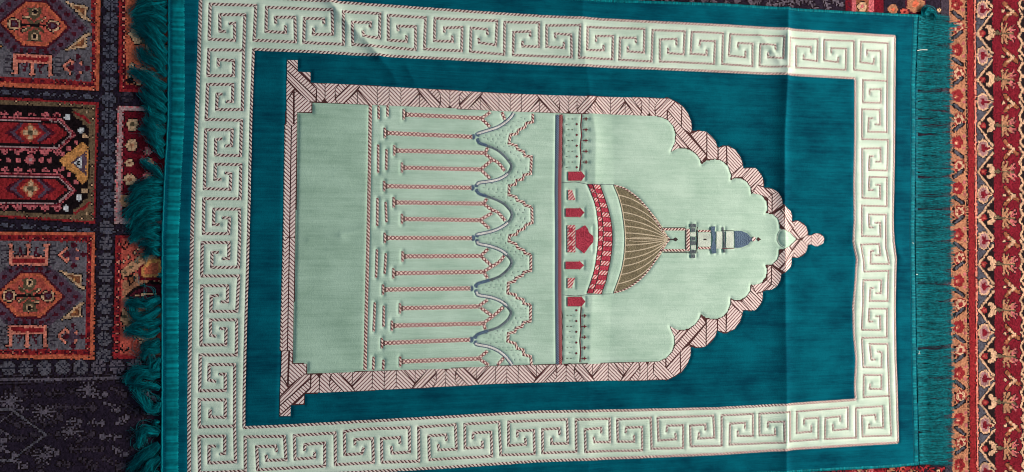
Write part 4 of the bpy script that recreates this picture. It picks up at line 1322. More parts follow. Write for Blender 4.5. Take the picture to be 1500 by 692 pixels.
def flower(c, r, petal, heart, parent, n=6, name='floret', ring=None):
    i = piece(name, petal, parent)
    if ring:
        k_ = piece('floret_ground', ring, parent)
        disc(k_, c, r * 1.18)
    for k in range(n):
        a = 2 * math.pi * k / n
        disc(i, (c[0] + math.cos(a) * r * .6, c[1] + math.sin(a) * r * .6), r * .42)
    j = piece('heart', heart, parent)
    disc(j, c, r * .36)
    return i


# tone on tone scroll work in the dark field: lower left
scr = piece('scrollwork', 'charcoal')
scr2 = piece('scrollwork', 'ash')


def sprig(c, s, i, ang=0.0):
    ca, sa = math.cos(ang), math.sin(ang)
    f = lambda x, y: (c[0] + (x * ca - y * sa) * s, c[1] + (x * sa + y * ca) * s)
    pline(i, [f(-1, 0), f(1, 0)], 1.8)
    for x in (-.6, 0, .6):
        pline(i, [f(x, 0), f(x + .35, .5)], 1.5)
        pline(i, [f(x, 0), f(x + .35, -.5)], 1.5)
    disc(i, f(1, 0), .28 * s)
    disc(i, f(-1, 0), .2 * s)


for r in range(11):
    for c in range(12):
        u, v_ = -120 + c * 33 + (r % 2) * 16, 576 + r * 21
        sprig((u + random.uniform(-4, 4), v_ + random.uniform(-3, 3)), random.uniform(9, 15), scr2 if random.random() < .30 else scr, random.choice((0, 1.57, 0.5, -0.5, 3.14)))
for c_ in ((64, 604), (63, 668), (15, 588), (130, 572), (104, 632)):
    i = piece('rosette', 'ash')
    for k in range(12):
        a = k * math.pi / 6
        pline(i, [(c_[0] + 5 * math.cos(a), c_[1] + 5 * math.sin(a)), (c_[0] + 15 * math.cos(a), c_[1] + 13 * math.sin(a))], 1.6)
    disc(i, c_, 4)
    pline(i, [(c_[0] - 17, c_[1]), (c_[0] + 17, c_[1])], 2)
lz = piece('lozenge', 'grey')
pline(lz, [(-60, 600), (16, 600), (67, 637), (15, 675), (-60, 675)], 3.2)
lz2 = piece('lozenge', 'ash')
pline(lz2, [(-20, 617), (16, 640), (-8, 660)], 2)
pline(lz2, [(-10, 625), (18, 606)], 2)
ln = piece('guard_line', 'ash')
pline(ln, [(-150, 557), (60, 556), (180, 553), (260, 552)], 4.2)
ln2 = piece('guard_line', 'charcoal')
pline(ln2, [(-150, 551), (60, 550), (180, 548), (260, 547)], 1.6)
pline(ln2, [(-150, 562), (60, 561), (180, 558), (260, 557)], 1.6)
# rosettes
v_ = -88.0
while v_ < 528:
    uu = np.interp(v_, [0, 230, 430, 530], [162.5, 157.8, 154, 152])
    rosette((uu, v_ + 0.0), 11.2, 'slate' if v_ < 330 else 'grey')
    v_ += 23.4
for k in range(-5, 10):
    rosette((12 + 26.5 * k, 540 - 0.014 * (12 + 26.5 * k)), 11.4, 'grey' if k < 5 else 'ash')
for v0, va, vb in ((131.5, 0, 8), (327, 0, 8)):
    sc = piece('scroll_row', 'slate')
    for k in range(-4, 6):
        u = 8 + 30 * k
        vv_ = v0 + 0.055 * u
        disc(sc, (u, vv_ + 3), 5, 3.6)
        pline(sc, [(u - 13, vv_ + 5), (u - 5, vv_ + 1), (u + 5, vv_ + 6), (u + 14, vv_ + 2)], 1.7)
for v0 in (142, 335):
    rosette((186, v0), 9, 'charcoal')
    rosette((212, v0 + 2), 9, 'charcoal')


# medallion panels on the left
def panel_red(xr, cy, tilt):
    f = lambda dx, dy: (xr + dx - 0.012 * dy, cy + dy + dx * tilt)
    b = piece('panel', 'orange')
    poly(b, [f(-192, -93), f(0, -93), f(0, 93), f(-192, 93)])
    r = piece('panel_guard', 'red', b)
    poly(r, [f(-186, -88), f(-5.5, -88), f(-5.5, 87), f(-186, 87)])
    tk = piece('guard_ticks', 'maroon', b)
    tk2 = piece('guard_ticks', 'pink', b)
    for k in range(13):
        d = -84 + k * 14
        disc(tk, f(-8.2, d), 2.6)
        disc(tk2, f(-8.2, d + 7), 1.1)
    for k in range(13):
        d = -182 + k * 14
        for sg in (-83.5, 83.5):
            disc(tk, f(d, sg), 2.6)
            disc(tk2, f(d + 7, sg), 1.1)
    g = piece('panel_ground', 'bluegrey', b)
    poly(g, [f(-182, -79), f(-12, -79), f(-12, 79), f(-182, 79)])
    hexo = [(-96 + x, y) for x, y in ((-78, 0), (-28, -45), (28, -45), (80, 2), (30, 46), (-30, 45))]
    h1 = piece('hexagon_surround', 'violet', b)
    poly(h1, [f(x, y) for x, y in hexo])
    hm = piece('surround_marks', 'maroon', b)
    ring = np.array(hexo + hexo[:1])
    for t in np.linspace(0, 1, 27)[:-1]:
        k = t * 6
        a, bb = ring[int(k)], ring[int(k) + 1]
        p = (a + (bb - a) * (k % 1))
        p = np.array([-96, 0]) + (p - np.array([-96, 0])) * 0.86
        disc(hm, f(*p), 4.0, 3.2)
    hk = piece('hexagon_outline', 'maroon', b)
    hx = [(-145, 0), (-108, -32), (-79, -32), (-46.5, 2), (-78, 32), (-113, 31)]
    poly(hk, [f(-96 + (x + 96) * 1.09, y * 1.1) for x, y in hx])
    h2 = piece('hexagon', 'orange', b)
    poly(h2, [f(x, y) for x, y in hx])
    h3 = piece('hexagon_field', 'salmon', b)
    poly(h3, [f(-96 + (x + 96) * .86, y * .84) for x, y in hx])
    # flower cross
    st = piece('stem', 'leaf', b)
    for a in (0.6, 2.54, 3.74, 5.68):
        pline(st, [f(-96, 0), f(-96 + 16 * math.cos(a), 17 * math.sin(a))], 4)
    ct = piece('petal_tips', 'cream', b)
    for a in (0.6, 2.54, 3.74, 5.68):
        pline(ct, [f(-96 + 11 * math.cos(a + .25), 13 * math.sin(a + .25)), f(-96 + 20 * math.cos(a), 19 * math.sin(a))], 1.5)
    sd = piece('stem', 'black', b)
    pline(sd, [f(-118, 1), f(-76, 1)], 4)
    for dx in (-125, -68):
        o = piece('floret', 'cream', b)
        disc(o, f(dx, 1), 9.5, 8.5)
        o2 = piece('heart', 'maroon', b)
        disc(o2, f(dx, 1), 7, 6.2)
        o3 = piece('heart', 'violet', b)
        disc(o3, f(dx, 1), 3.2)
    for dy in (-18, 18):
        o = piece('floret', 'leaf', b)
        poly(o, [f(-106, dy * 1.35), f(-84, dy * 1.35), f(-88, dy * .6), f(-96, dy * .35), f(-104, dy * .6)])
        o2 = piece('heart', 'cream', b)
        disc(o2, f(-95, dy * 1.02), 5.4)
        o3 = piece('heart', 'black', b)
        disc(o3, f(-95, dy * 1.02), 3.4)
    # the horned triangles
    for sg in (-1, 1):
        t1 = piece('horn', 'cream', b)
        poly(t1, [f(-54, sg * 37), f(-47, sg * 33), f(-36, sg * 24), f(-27, sg * 14), f(-17, sg * 8), f(-13, sg * 10), f(-19, sg * 14), f(-19, sg * 30), f(-32, sg * 32), f(-45, sg * 35)])
        t2 = piece('horn_field', 'brown', b)
        poly(t2, [f(-42, sg * 31), f(-34, sg * 26), f(-23, sg * 16), f(-22.5, sg * 28), f(-32, sg * 29.5)])
        t3 = piece('heart', 'gold', b)
        disc(t3, f(-29, sg * 24), 1.8)
        # crowns
        for cxx in (-97,):
            e = piece('crown', 'pink', b)
            poly(e, [f(cxx - 29, sg * 44), f(cxx + 28, sg * 44), f(cxx + 28, sg * 72), f(cxx + 32, sg * 75), f(cxx + 22, sg * 75), f(cxx + 23, sg * 57), f(cxx - 23, sg * 57), f(cxx - 23, sg * 75), f(cxx - 32, sg * 75), f(cxx - 28, sg * 72)])
            pline(e, [f(cxx - 1, sg * 57), f(cxx - 1, sg * 74)], 4.5)
            disc(e, f(cxx - 1, sg * 73), 4, 2.5)
            e2 = piece('crown_field', 'red', b)
            poly(e2, [f(cxx - 24, sg * 47.5), f(cxx + 23, sg * 47.5), f(cxx + 23, sg * 54), f(cxx - 24, sg * 54)])
            e3 = piece('crown_spikes', 'maroon', b)
            for d in (-14, 12):
                pline(e3, [f(cxx + d * .6, sg * 58), f(cxx + d, sg * 70)], 3)
                pline(e3, [f(cxx + d * 1.3, sg * 58), f(cxx + d * .9, sg * 64)], 2)
            e4 = piece('crown_fringe', 'charcoal', b)
            for d in (-37, 36):
                for y in (47, 53, 59, 65, 71):
                    pline(e4, [f(cxx + d - 4, sg * y), f(cxx + d + 4, sg * (y + 1))], 2)
            for d in (-32, -12, 12, 30):
                disc(e4, f(cxx + d, sg * 39), 3)
        d1 = piece('diamond', 'pink', b)
        pline(d1, [f(-42, sg * 50), f(-52, sg * 59), f(-42, sg * 69)], 3.6)
        d2 = piece('diamond', 'violet', b)
        poly(d2, [f(-44, sg * 60), f(-31, sg * 47), f(-18, sg * 60), f(-31, sg * 72)])
        d3 = piece('diamond_points', 'maroon', b)
        for p in ((-31, 44), (-31, 74), (-17, 60), (-41, 60)):
            disc(d3, f(p[0], sg * p[1]), 4.2)
        d4 = piece('diamond_points', 'pink', b)
        for p in ((-26, 54), (-27, 67), (-39, 53)):
            disc(d4, f(p[0], sg * p[1]), 2.6)
    for sg in (-1, 1):
        t = piece('horn', 'gold', b)
        poly(t, [f(-140, sg * 37), f(-152, sg * 30), f(-168, sg * 18), f(-168, sg * 33)])


panel_red(146, 41, 0.055)
panel_red(138.6, 433.5, 0.008)


def panel_dark():
    f = lambda u, v: (u, v + 0.045 * (u - 70) * (1 if v < 236 else 0.75))
    b = piece('panel', 'red')
    poly(b, [(-60, 139), (144, 150.5), (139.5, 327.5), (-60, 314)])
    r = piece('panel_guard', 'olive', b)
    poly(r, [(-60, 143), (140.5, 153.5), (136.5, 324), (-60, 311)])
    tk = piece('guard_ticks', 'cream', b)
    for k in range(12):
        disc(tk, (136.5 - 0.02 * k * 14, 160 + k * 14), .9)
        disc(tk, (-40 + k * 16, 146 + k * .9), .9)
        disc(tk, (-40 + k * 16, 314 + k * .6), .9)
    g = piece('panel_ground', 'black', b)
    poly(g, [(-60, 150), (130.5, 158), (127.5, 317), (-60, 305)])
    for cy in (194.5, 276.5):
        loz = lambda a, h: [(-60, cy - h), (84 - (100 - a) * .4, cy - h + 2), (a, cy + 3), (82 - (100 - a) * .4, cy + h + 3), (-60, cy + h)]
        l0 = piece('lozenge_outline', 'crimson', b)
        poly(l0, loz(112, 24))
        l1 = piece('lozenge_outline', 'rose', b)
        pline(l1, loz(110, 22.8), 1.9)
        l2 = piece('lozenge_outline', 'black', b)
        poly(l2, loz(106, 20))
        l3 = piece('lozenge_outline', 'mauve', b)
        pline(l3, loz(105, 19), 2.0)
        l4 = piece('lozenge', 'red', b)
        poly(l4, [(-60, cy - 15), (80, cy - 14), (99, cy + 2), (80, cy + 16), (-60, cy + 15)])
        for s_, m in ((38, 'maroon'), (30, 'violet'), (22, 'red'), (15, 'orange')):
            d = piece('lozenge_ring', m, b)
            poly(d, [(44.5 - s_, cy), (44.5 - s_ * .4, cy - 14.5), (44.5 + s_ * .4, cy - 14.5), (44.5 + s_, cy + 1), (44.5 + s_ * .4, cy + 14.5), (44.5 - s_ * .4, cy + 14.5)] if s_ > 16 else [(44.5 - s_, cy), (44.5, cy - 14), (44.5 + s_, cy), (44.5, cy + 14)])
        o = piece('floret', 'cream', b)
        for dx, dy in ((-7, 0), (7, 0), (0, -7), (0, 7)):
            disc(o, (44.5 + dx, cy + dy), 4)
        o2 = piece('heart', 'leaf', b)
        rect(o2, 40.5, cy - 4, 48.5, cy + 4)
        for sg in (-1, 1):
            for x in (-30, -12, 7, 26, 46, 66, 84):
                big = x not in (46,)
                i = piece('bud', 'rose', b)
                yy = cy + sg * 28 + (1.5 if sg > 0 else 0) + (x - 40) * .02
                disc(i, (x, yy), 3.0 if big else 2.2)
                disc(i, (x - 4, yy + 1.5 * -sg), 2.2)
                disc(i, (x + 4, yy + 1.5 * -sg), 2.2)
                pline(i, [(x, yy), (x, cy + sg * 23)], 1.6)
                j = piece('heart', 'crimson', b)
                disc(j, (x, yy), 1.3)
    for x, rr in ((-20, 3), (-2, 3), (12.6, 3.4), (26.5, 3.8), (61, 4), (73, 3.6)):
        i = piece('bud', 'rose', b)
        disc(i, (x, 235), rr)
    flower((44.5, 234.5), 7.5, 'rose', 'mauve', b, 8)
    t = piece('gold_point', 'gold', b)
    poly(t, [(87, 236), (97, 226), (108, 219), (120, 208), (129, 216), (129, 262), (120, 271), (108, 255), (97, 247)])
    for p in ((92, 225), (101, 217.5), (111, 209), (92, 247), (101, 256), (111, 266)):
        i = piece('bud', 'rose', b)
        rect(i, p[0] - 3, p[1] - 3, p[0] + 3, p[1] + 3)
    t = piece('point_field', 'violet', b)
    poly(t, [(104, 238), (126, 221), (126, 257)])
    t = piece('point_heart', 'white', b)
    poly(t, [(109, 238.5), (120, 229), (120, 249)])
    t = piece('point_heart', 'black', b)
    poly(t, [(112.5, 238.8), (117, 234), (117, 244)])
    for p in ((99, 172), (118, 191), (116, 290), (97, 305)):
        i = piece('white_bud', 'white', b)
        disc(i, p, 4.2, 5)
    for p in ((124.5, 200), (124, 280)):
        i = piece('bud', 'cream', b)
        rect(i, p[0] - 4, p[1] - 3, p[0] + 4, p[1] + 3)
    for sg, cy in ((1, 168), (-1, 309)):
        i = piece('corner_leaf', 'olive', b)
        poly(i, [(105, cy - sg * 9), (130, cy - sg * 9), (130, cy + sg * 20), (122, cy + sg * 14), (118, cy + sg * 8), (108, cy + sg * 2)])
        j = piece('corner_leaf', 'red', b)
        pline(j, [(110, cy - sg * 3), (118, cy + sg * 2), (124, cy + sg * 4), (130, cy + sg * 12)], 4)
        k2 = piece('corner_leaf', 'cream', b)
        disc(k2, (127, cy - sg * 4), 2)


panel_dark()


# panels partly under the fringe
def floral_fill(b, box, mats, n, rr):
    for k in range(n):
        c = (random.uniform(box[0], box[2]), random.uniform(box[1], box[3]))
        flower(c, random.uniform(*rr), random.choice(mats), random.choice(('crimson', 'black', 'leaf', 'gold')), b, 5)


b = piece('panel', 'red')
poly(b, [(173, -100), (300, -100), (300, 137), (174.5, 134.5)])
r = piece('panel_guard', 'crimson', b)
poly(r, [(178, -95), (296, -95), (296, 132), (179, 130)])
g = piece('panel_ground', 'orange', b)
poly(g, [(183, -90), (292, -90), (292, 127), (184, 125)])
tk = piece('guard_ticks', 'pink', b)
for k in range(24):
    disc(tk, (181, -80 + k * 9), 1.6)
floral_fill(b, (190, 20, 262, 118), ('leaf', 'cream', 'tan', 'salmon'), 22, (4, 7))
i = piece('leaf_point', 'cream', b)
poly(i, [(188, 50), (196, 38), (208, 62), (200, 66)])
i = piece('leaf_point', 'cream', b)
pline(i, [(190, 112), (196, 122), (206, 124)], 2.4)
i = piece('hook', 'black', b)
disc(i, (190, 118), 5)
b = piece('panel', 'mauve')
poly(b, [(171.5, 155), (300, 160), (300, 334), (168, 327)])
g = piece('panel_ground', 'crimson', b)
poly(g, [(180, 162), (296, 166), (296, 326), (177, 320)])
e = piece('panel_guard', 'rose', b)
pline(e, [(173, 157), (260, 160)], 1.6)
pline(e, [(173, 157), (169.5, 326)], 1.6)
pline(e, [(181, 163), (178, 320)], 1.4)
for p, pm, hm in (((194, 183), 'cream', 'leaf'), ((193, 213), 'cream', 'peach'), ((189, 239), 'cream', 'crimson'), ((190, 263), 'cream', 'peach'), ((184, 294), 'tan', 'leaf'),
                  ((220, 238), 'tan', 'orange'), ((216, 222), 'rose', 'cream'), ((216, 258), 'rose', 'cream'), ((228, 270), 'tan', 'crimson'), ((226, 190), 'tan', 'leaf'), ((215, 290), 'cream', 'peach')):
    flower(p, 9 if hm in ('leaf', 'peach') else 6, pm, hm, b, 6)
ck = piece('hook', 'maroon', b)
pline(ck, [(203, 210), (204, 223), (194, 224)], 1.6)
ck = piece('hook', 'maroon', b)
pline(ck, [(201, 256), (203, 268)], 1.6)
b = piece('panel', 'red')
poly(b, [(169.5, 345), (300, 350), (300, 528), (165, 525)])
tk = piece('guard_ticks', 'maroon', b)
tk2 = piece('guard_ticks', 'pink', b)
for k in range(13):
    disc(tk, (174.5 - k * .3, 352 + k * 13), 2.0)
    disc(tk2, (174.5 - k * .3, 358.5 + k * 13), 1.8)
g = piece('panel_ground', 'salmon', b)
poly(g, [(178, 350), (296, 354), (296, 522), (175, 520)])
w1 = piece('diagonal_band', 'tan', b)
poly(w1, [(177, 398), (222, 358), (240, 358), (240, 372), (180, 408)])
poly(w1, [(176, 470), (180, 452), (240, 505), (240, 520), (228, 520)])
w2 = piece('band_marks', 'leaf', b)
for k in range(6):
    disc(w2, (183 + k * 9, 399 - k * 7.2), 3.2, 2.6)
    disc(w2, (182 + k * 9, 464 + k * 8), 3.2, 2.6)
w3 = piece('band_dots', 'cream', b)
for k in range(6):
    disc(w3, (182 + k * 7, 383 - k * 6), 1.8)
    disc(w3, (182 + k * 8, 480 + k * 7), 1.8)
w5 = piece('corner_ground', 'peach', b)
poly(w5, [(180, 414), (236, 376), (240, 480), (180, 440)])
w4 = piece('medallion', 'crimson', b)
poly(w4, [(202, 392), (232, 378), (240, 376), (240, 412), (203, 411)])
w4 = piece('medallion', 'gold', b)
poly(w4, [(206, 393), (220, 380), (236, 378), (236, 405), (208, 407)])
w4 = piece('medallion', 'orange', b)
poly(w4, [(211, 394), (222, 385), (232, 384), (232, 402), (213, 403)])
w4 = piece('leaf_point', 'black', b)
poly(w4, [(186, 408), (196, 400), (199, 410), (190, 420)])
w4 = piece('leaf_point', 'brown', b)
poly(w4, [(189, 409), (195, 404), (196.5, 410), (191, 416)])
w4 = piece('lozenge_outline', 'black', b)
poly(w4, [(183, 434), (198, 421), (220, 412), (240, 414), (240, 448), (200, 446)])
w4 = piece('lozenge', 'maroon', b)
poly(w4, [(189, 434), (202, 424), (220, 416), (238, 418), (238, 443), (202, 441)])
w4 = piece('lozenge_line', 'cream', b)
pline(w4, [(198, 433), (228, 430)], 1.8)
hk_ = piece('hook', 'black', b)
pline(hk_, [(184, 356), (179, 362), (184, 366), (190, 356)], 2.6)
hk_ = piece('hook', 'black', b)
pline(hk_, [(180, 505), (176, 511), (182, 516), (189, 511)], 2.6)

# right-hand border stripes
def rx(u, v):
    return u + (v - 173) * 0.0065


def rp(pts):
    return [(rx(a, b), b) for a, b in pts]


VA, VB = -110, 800
st1 = piece('border_stripe', 'peach')
poly(st1, rp([(1391.5, VA), (1415, VA), (1415, VB), (1391.5, VB)]))
dl = piece('guard_line', 'black')
poly(dl, rp([(1415, VA), (1417.5, VA), (1417.5, VB), (1415, VB)]))
dd = piece('guard_dots', 'khaki')
for k in range(210):
    disc(dd, (rx(1416.3, VA + k * 4.3), VA + k * 4.3), 1.0)
st2 = piece('border_stripe', 'border_red')
poly(st2, rp([(1417.5, VA), (1428, VA), (1428, VB), (1417.5, VB)]))
gl = piece('guard_line', 'pink')
poly(gl, rp([(1428, VA), (1430, VA), (1430, VB), (1428, VB)]))
zz_ = piece('border_stripe', 'steel')
poly(zz_, rp([(1430, VA), (1456, VA), (1456, VB), (1430, VB)]))
st3 = piece('border_stripe', 'crimson')
poly(st3, rp([(1454, VA), (1494, VA), (1494, VB), (1454, VB)]))
st4 = piece('border_stripe', 'black')
poly(st4, rp([(1494, VA), (1516, VA), (1516, VB), (1494, VB)]))
st5 = piece('border_stripe', 'border_red')
poly(st5, rp([(1516, VA), (1534, VA), (1534, VB), (1516, VB)]))
st6 = piece('border_stripe', 'peach')
poly(st6, rp([(1534, VA), (1560, VA), (1560, VB), (1534, VB)]))
for k in range(-2, 12):
    cy = 48.2 + 67.6 * k
    X = lambda u, v: (rx(u, cy + v), cy + v)
    tri_ = piece('zigzag_triangle', 'black', zz_)
    poly(tri_, [X(1433, 1), X(1455, -25), X(1455, 29)])
    zg = piece('zigzag_line', 'ecru', zz_)
    pline(zg, [X(1454, -27), X(1432, 1), X(1454, 30)], 3.0)
    bd = piece('bud', 'brick', zz_)
    disc(bd, X(1440, 1), 4.6)
    bd = piece('bud', 'clay', zz_)
    disc(bd, X(1440, 1), 2.2)
    # heart between the points
    hy = 34
    h1 = piece('heart_motif', 'ecru', zz_)
    poly(h1, [X(1433, hy - 10), X(1440, hy - 14), X(1447, hy - 10), X(1448, hy - 4), X(1455, hy), X(1448, hy + 4), X(1447, hy + 10), X(1440, hy + 14), X(1433, hy + 10), X(1431, hy)])
    h2 = piece('heart_motif', 'dusk', zz_)
    poly(h2, [X(1435, hy - 8), X(1440, hy - 11), X(1445, hy - 8), X(1446, hy - 3), X(1450, hy), X(1446, hy + 3), X(1445, hy + 8), X(1440, hy + 11), X(1435, hy + 8), X(1433, hy)])
    h3 = piece('heart_motif', 'crimson', zz_)
    poly(h3, [X(1437, hy - 5), X(1442, hy - 6), X(1444, hy), X(1442, hy + 6), X(1437, hy + 5)])
    pline(h3, [X(1442, hy), X(1449, hy)], 3)
    # red field plants
    lf = piece('leaf_flower', 'ecru', st3)
    for dx, dy in ((1449, -8), (1453, -4), (1455, 0), (1453, 5), (1449, 8)):
        disc(lf, X(dx, dy), 4.2, 2.9)
    lh = piece('leaf_flower', 'ecru', st3)
    disc(lh, X(1451, 0), 2.4)
    stm = piece('stem', 'leaf', st3)
    pline(stm, [X(1457, 0), X(1484, 2)], 3.0)
    disc(stm, X(1461, 0), 3.0)
    pl = piece('palmette', 'khaki', st3)
    for a in np.linspace(-1.9, 1.9, 7):
        pline(pl, [X(1470 + 3 * math.cos(a), 1 + 3 * math.sin(a)), X(1472 + 12 * math.cos(a) * (0.8 if abs(a) > 1.5 else 1), 1 + 15 * math.sin(a))], 3.0)
    pr = piece('palmette', 'dusty', st3)
    for a in (-.9, -.45, .45, .9):
        pline(pr, [X(1480, 1 + 6 * math.sin(a)), X(1480 + 9 * math.cos(a), 1 + 15 * math.sin(a))], 2.2)
    ph_ = piece('palmette', 'leaf', st3)
    pline(ph_, [X(1468, 1), X(1485, 2)], 2.0)
    sm = piece('sprig', 'brown', st3)
    pline(sm, [X(1472, 24), X(1482, 36), X(1490, 42)], 5)
    pline(sm, [X(1472, 48), X(1482, 36)], 5)
    sm = piece('sprig', 'black', st3)
    pline(sm, [X(1471, 35), X(1486, 36)], 2.2)
    sf = piece('sprig', 'ecru', st3)
    for dx, dy, rr in ((1470, 35, 2.2), (1484, 36, 3.0), (1477, 30, 2.0), (1477, 42, 2.0), (1481, 33, 2.0), (1481, 40, 2.0)):
        disc(sf, X(dx, dy), rr)
    # outer wave
    wv = piece('wave_line', 'ecru', st4)
    pline(wv, [X(1494, -34), X(1499, -24), X(1493, -14), X(1497, -4), X(1493, 6), X(1499, 16), X(1494, 25), X(1499, 33)], 3.0)
    wf = piece('floret', 'ecru', st4)
    disc(wf, X(1500, -4), 3)
    flower(X(1506, 20), 6, 'dusty', 'ecru', st4)
    # tan stripe flowers
    fl1 = piece('red_flower', 'brick', st1)
    for a in range(5):
        disc(fl1, X(1402.5 + 4.6 * math.cos(a * 1.257), 25 + 5.6 * math.sin(a * 1.257)), 4.2)
    fl2 = piece('red_flower', 'clay', st1)
    disc(fl2, X(1401, 26), 3.2)
    fl2 = piece('red_flower', 'ecru', st1)
    disc(fl2, X(1400, 27), 1.5)
    rs = piece('round_flower', 'brick', st1)
    disc(rs, X(1405, 60), 8.8, 10)
    r2 = piece('round_flower', 'ecru', st1)
    for a in range(7):
        disc(r2, X(1405 + 5.2 * math.cos(a * .898), 60 + 6 * math.sin(a * .898)), 2.4)
    r3 = piece('round_flower', 'brick', st1)
    disc(r3, X(1405, 60), 2)
    for (a, b_) in (((1397, 8), (1410, -1)), ((1397, 38), (1410, 47))):
        lo = piece('leaf', 'black', st1)
        pline(lo, [X(*a), X(*b_)], 6.2)
        lo = piece('leaf', 'steel', st1)
        pline(lo, [X(a[0] + 1.5, a[1]), X(b_[0] - 1.5, b_[1])], 3.4)
    tn = piece('stripe_dots', 'black', st1)
    disc(tn, X(1396, 55), 2)
    disc(tn, X(1396, 68), 2)
    tn = piece('stripe_dots', 'dusty', st1)
    disc(tn, X(1412, 16), 2.4)
    disc(tn, X(1412, 34), 2.4)

# dark inner field beside the border (glimpsed above and below the rug)
for va in (-1, 1):
    fpan = piece('panel', 'crimson')
    base_v = (-110, 30) if va < 0 else (672, 800)
    poly(fpan, [(1239, base_v[0]), (1294, base_v[0]), (1294, base_v[1]), (1239, base_v[1])])
    pg_ = piece('panel_ground', 'rose', fpan)
    rect(pg_, 1248, base_v[0], 1280, base_v[1])
    pg2 = piece('panel_ground', 'brown', fpan)
    rect(pg2, 1254, base_v[0], 1272, base_v[1])
    tk = piece('guard_ticks', 'maroon', fpan)
    for k in range(16):
        disc(tk, (1244, base_v[0] + k * 9), 3)
    for k in range(6):
        flower((1263, (10 if va < 0 else 690) + va * k * 22), 7, 'cream', 'rose', fpan, 6)
    for c_, rr, pm in (((1308, 14), 7.5, 'peach'), ((1341, 6), 13, 'peach'), ((1325, 18), 6, 'salmon'), ((1376, 15), 3, 'cream'), ((1362, -6), 5, 'rose'), ((1330, -30), 12, 'peach'), ((1372, -36), 8, 'salmon'), ((1310, -50), 9, 'orange')):
        c2 = c_ if va < 0 else (c_[0] - 2, 706 - c_[1])
        flower(c2, rr, pm, 'orange' if rr > 7 else 'crimson', None, 7, ring='maroon' if rr > 10 else None)
    fr_ = piece('field_scroll', 'ash')
    for k in range(30):
        u = 760 + k * 16 + random.uniform(-3, 3)
        vv_ = (np.interp(u, [760, 900, 1240], [-14, -8, 4]) if va < 0 else np.interp(u, [760, 1000, 1240], [724, 712, 700])) + random.uniform(-6, 6)
        sprig((u, vv_), 9, fr_, random.uniform(0, 3))
    redb = piece('field_leaves', 'red')
    if va > 0:
        for k in range(16):
            u = 1180 + k * 13
            sprig((u, 694 - (u - 1180) * .03 + random.uniform(-3, 3)), 9, redb, random.uniform(0, 3))

# field beside the border: lighter edge line
sl_ = piece('field_line', 'charcoal')
poly(sl_, rp([(1380, VA), (1391.5, VA), (1391.5, VB), (1380, VB)]))

# dark outlining knots where a bright motif meets its ground
LUM = np.array([sum(CK[p[1]]) for p in PIECES])
AREA = np.bincount(CAN, minlength=len(PIECES))
grid = np.full((KY + 2, KX + 2), -1, np.int32)
grid[cj + 1, ci + 1] = CAN
edge = np.zeros(len(CAN), bool)
for dj, di in ((0, 1), (0, -1), (1, 0), (-1, 0)):
    nb_ = grid[cj + 1 + dj, ci + 1 + di]
    ok = (nb_ >= 0) & (nb_ != CAN)
    edge |= ok & (AREA[CAN] > 3 * AREA[np.maximum(nb_, 0)]) & (LUM[np.maximum(nb_, 0)] > LUM[CAN] + 40) & (AREA[CAN] > 150)
edge &= rng.random(len(CAN)) < 0.7
dk = piece('outline_knots', 'black')
CAN[edge] = dk
# build the pieces
order = np.argsort(CAN, kind='stable')
ids, starts = np.unique(CAN[order], return_index=True)
bounds = list(starts[1:]) + [len(order)]
objs = {}
wk = KX + 1
jobs = {}
for i_, s_, e_ in zip(ids, starts, bounds):
    jobs[int(i_)] = order[s_:e_]


def build(i_):
    if i_ in objs:
        return objs[i_]
    name, mat, par = PIECES[i_]
    if i_ not in jobs:
        return None
    parent = carpet
    if par is not None:
        top = par
        pb = build(top)
        parent = pb if pb is not None else carpet
    c = jobs[i_]
    if name in SPLIT and len(c) < 6000:
        cells = {(int(j), int(i)): k for k, (j, i) in enumerate(zip(cj[c], ci[c]))}
        comps = []
        todo = set(cells)
        while todo:
            st = [todo.pop()]
            comp = []
            while st:
                p = st.pop()
                comp.append(cells[p])
                for dj in (-1, 0, 1):
                    for di in (-1, 0, 1):
                        q_ = (p[0] + dj, p[1] + di)
                        if q_ in todo:
                            todo.discard(q_)
                            st.append(q_)
            comps.append(comp)
        comps.sort(key=len, reverse=True)
        big = [k for k in comps if len(k) >= 8] or comps[:1]
        big[0] = big[0] + [x for k in comps if len(k) < 8 and k is not comps[0] for x in k]
        groups = [c[np.array(k)] for k in big]
    else:
        groups = [c]
    for g in groups[1:]:
        knot_mesh(name, mat, parent, g)
    c = groups[0]
    o = knot_mesh(name, mat, parent, c)
    if name in STUFF:
        o['kind'] = 'stuff'
    objs[i_] = o
    return o


def knot_mesh(name, mat, parent, c):
    a = cj[c] * wk + ci[c]
    f = np.stack([a, a + 1, a + wk + 1, a + wk], 1)
    used, inv = np.unique(f.ravel(), return_inverse=True)
    co = np.stack([KVX.ravel()[used], KVY.ravel()[used], kz.ravel()[used]], 1)
    return link(name, mesh_np(name, co, inv.reshape(-1, 4)), 'k_' + mat, parent)


STUFF = ('guard_ticks', 'scrollwork', 'surround_marks', 'guard_dots', 'crown_fringe', 'crown_spikes', 'field_scroll', 'field_leaves', 'scroll_row', 'petal_tips',
                'stripe_dots', 'outline_knots', 'diamond_points', 'band_marks', 'band_dots')
SPLIT = ('leaf_point', 'lozenge_ring', 'hook', 'diagonal_band', 'lozenge_outline', 'corner_leaf', 'medallion', 'sprig', 'palmette', 'lozenge', 'horn', 'bud')
for i_ in list(jobs):
    build(i_)
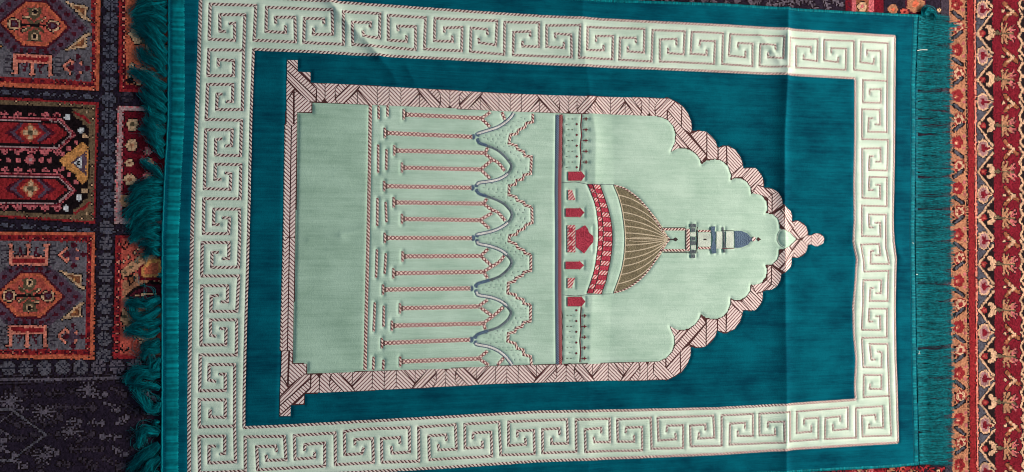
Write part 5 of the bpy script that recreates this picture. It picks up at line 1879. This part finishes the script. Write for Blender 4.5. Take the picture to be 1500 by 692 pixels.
# ground weave under and around the knots
gw = bpy.data.meshes.new('ground_weave')
e0, e1, e2, e3 = cx0 - 0.35, cx1 + 0.35, cy0 - 0.30, cy1 + 0.30
gz, gb = CARPET_Z - 0.0016, CARPET_Z - 0.006
gw.from_pydata([(e0, e2, gz), (e1, e2, gz), (e1, e3, gz), (e0, e3, gz), (e0, e2, gb), (e1, e2, gb), (e1, e3, gb), (e0, e3, gb)], [],
               [(0, 1, 2, 3), (4, 7, 6, 5), (0, 4, 5, 1), (1, 5, 6, 2), (2, 6, 7, 3), (3, 7, 4, 0)])
link('ground_weave', gw, 'k_navy', carpet)

# ------------------------------------------------------------------ lint specks lying on the fringe
def lint(name, u, v, pts, label):
    z_ = float(0.0016)
    c = P([(u, v)], z_)[0]
    co, fa = [], []
    for path in pts:
        pp = np.array(path, float) * MM
        for k in range(len(pp)):
            d = pp[min(k + 1, len(pp) - 1)] - pp[max(k - 1, 0)]
            d /= np.hypot(*d)
            n = np.array([-d[1], d[0]]) * 0.45 * MM
            i = len(co)
            co += [(*(pp[k] + n), 0), (*(pp[k]), 0.5 * MM), (*(pp[k] - n), 0)]
            if k:
                fa += [(i - 3, i, i + 1, i - 2), (i - 2, i + 1, i + 2, i - 1)]
    o = link(name, mesh_np(name, co, np.array(fa)), 'lint', None)
    o.location = (c[0], c[1], z_)
    o['label'] = label
    o['category'] = 'lint'


lint('lint_speck', 1346.5, 517, [[(-1.5, -2.2), (0, 0), (0.2, 2.6)], [(1.4, -2.4), (0, 0)]], 'white forked speck of lint on the teal fringe')
lint('lint_speck', 1343, 402.5, [[(-1.4, 0), (0, .5), (1.6, 0)]], 'small white speck of lint at the root of the fringe')
lint('loose_thread', 1351, 74, [[(-9, -1), (-4, 0.4), (2, 1.0), (9, 1.2)]], 'pale loose thread lying across the root of the teal fringe')
lint('lint_speck', 1337.5, 356.5, [[(-1, 0.9), (0, 0), (1, -1)]], 'tiny white speck of lint on the teal hem')

# floor below the carpet
fm = bpy.data.meshes.new('floor')
fm.from_pydata([(-4, -4, gb - 0.0005), (4, -4, gb - 0.0005), (4, 4, gb - 0.0005), (-4, 4, gb - 0.0005)], [], [(0, 1, 2, 3)])
flo = link('floor', fm, 'backing', None)
fm.materials.clear()
fm.materials.append(weave('plain_floor', lin(120, 100, 84), lin(100, 82, 68), 30))
flo['kind'] = 'structure'
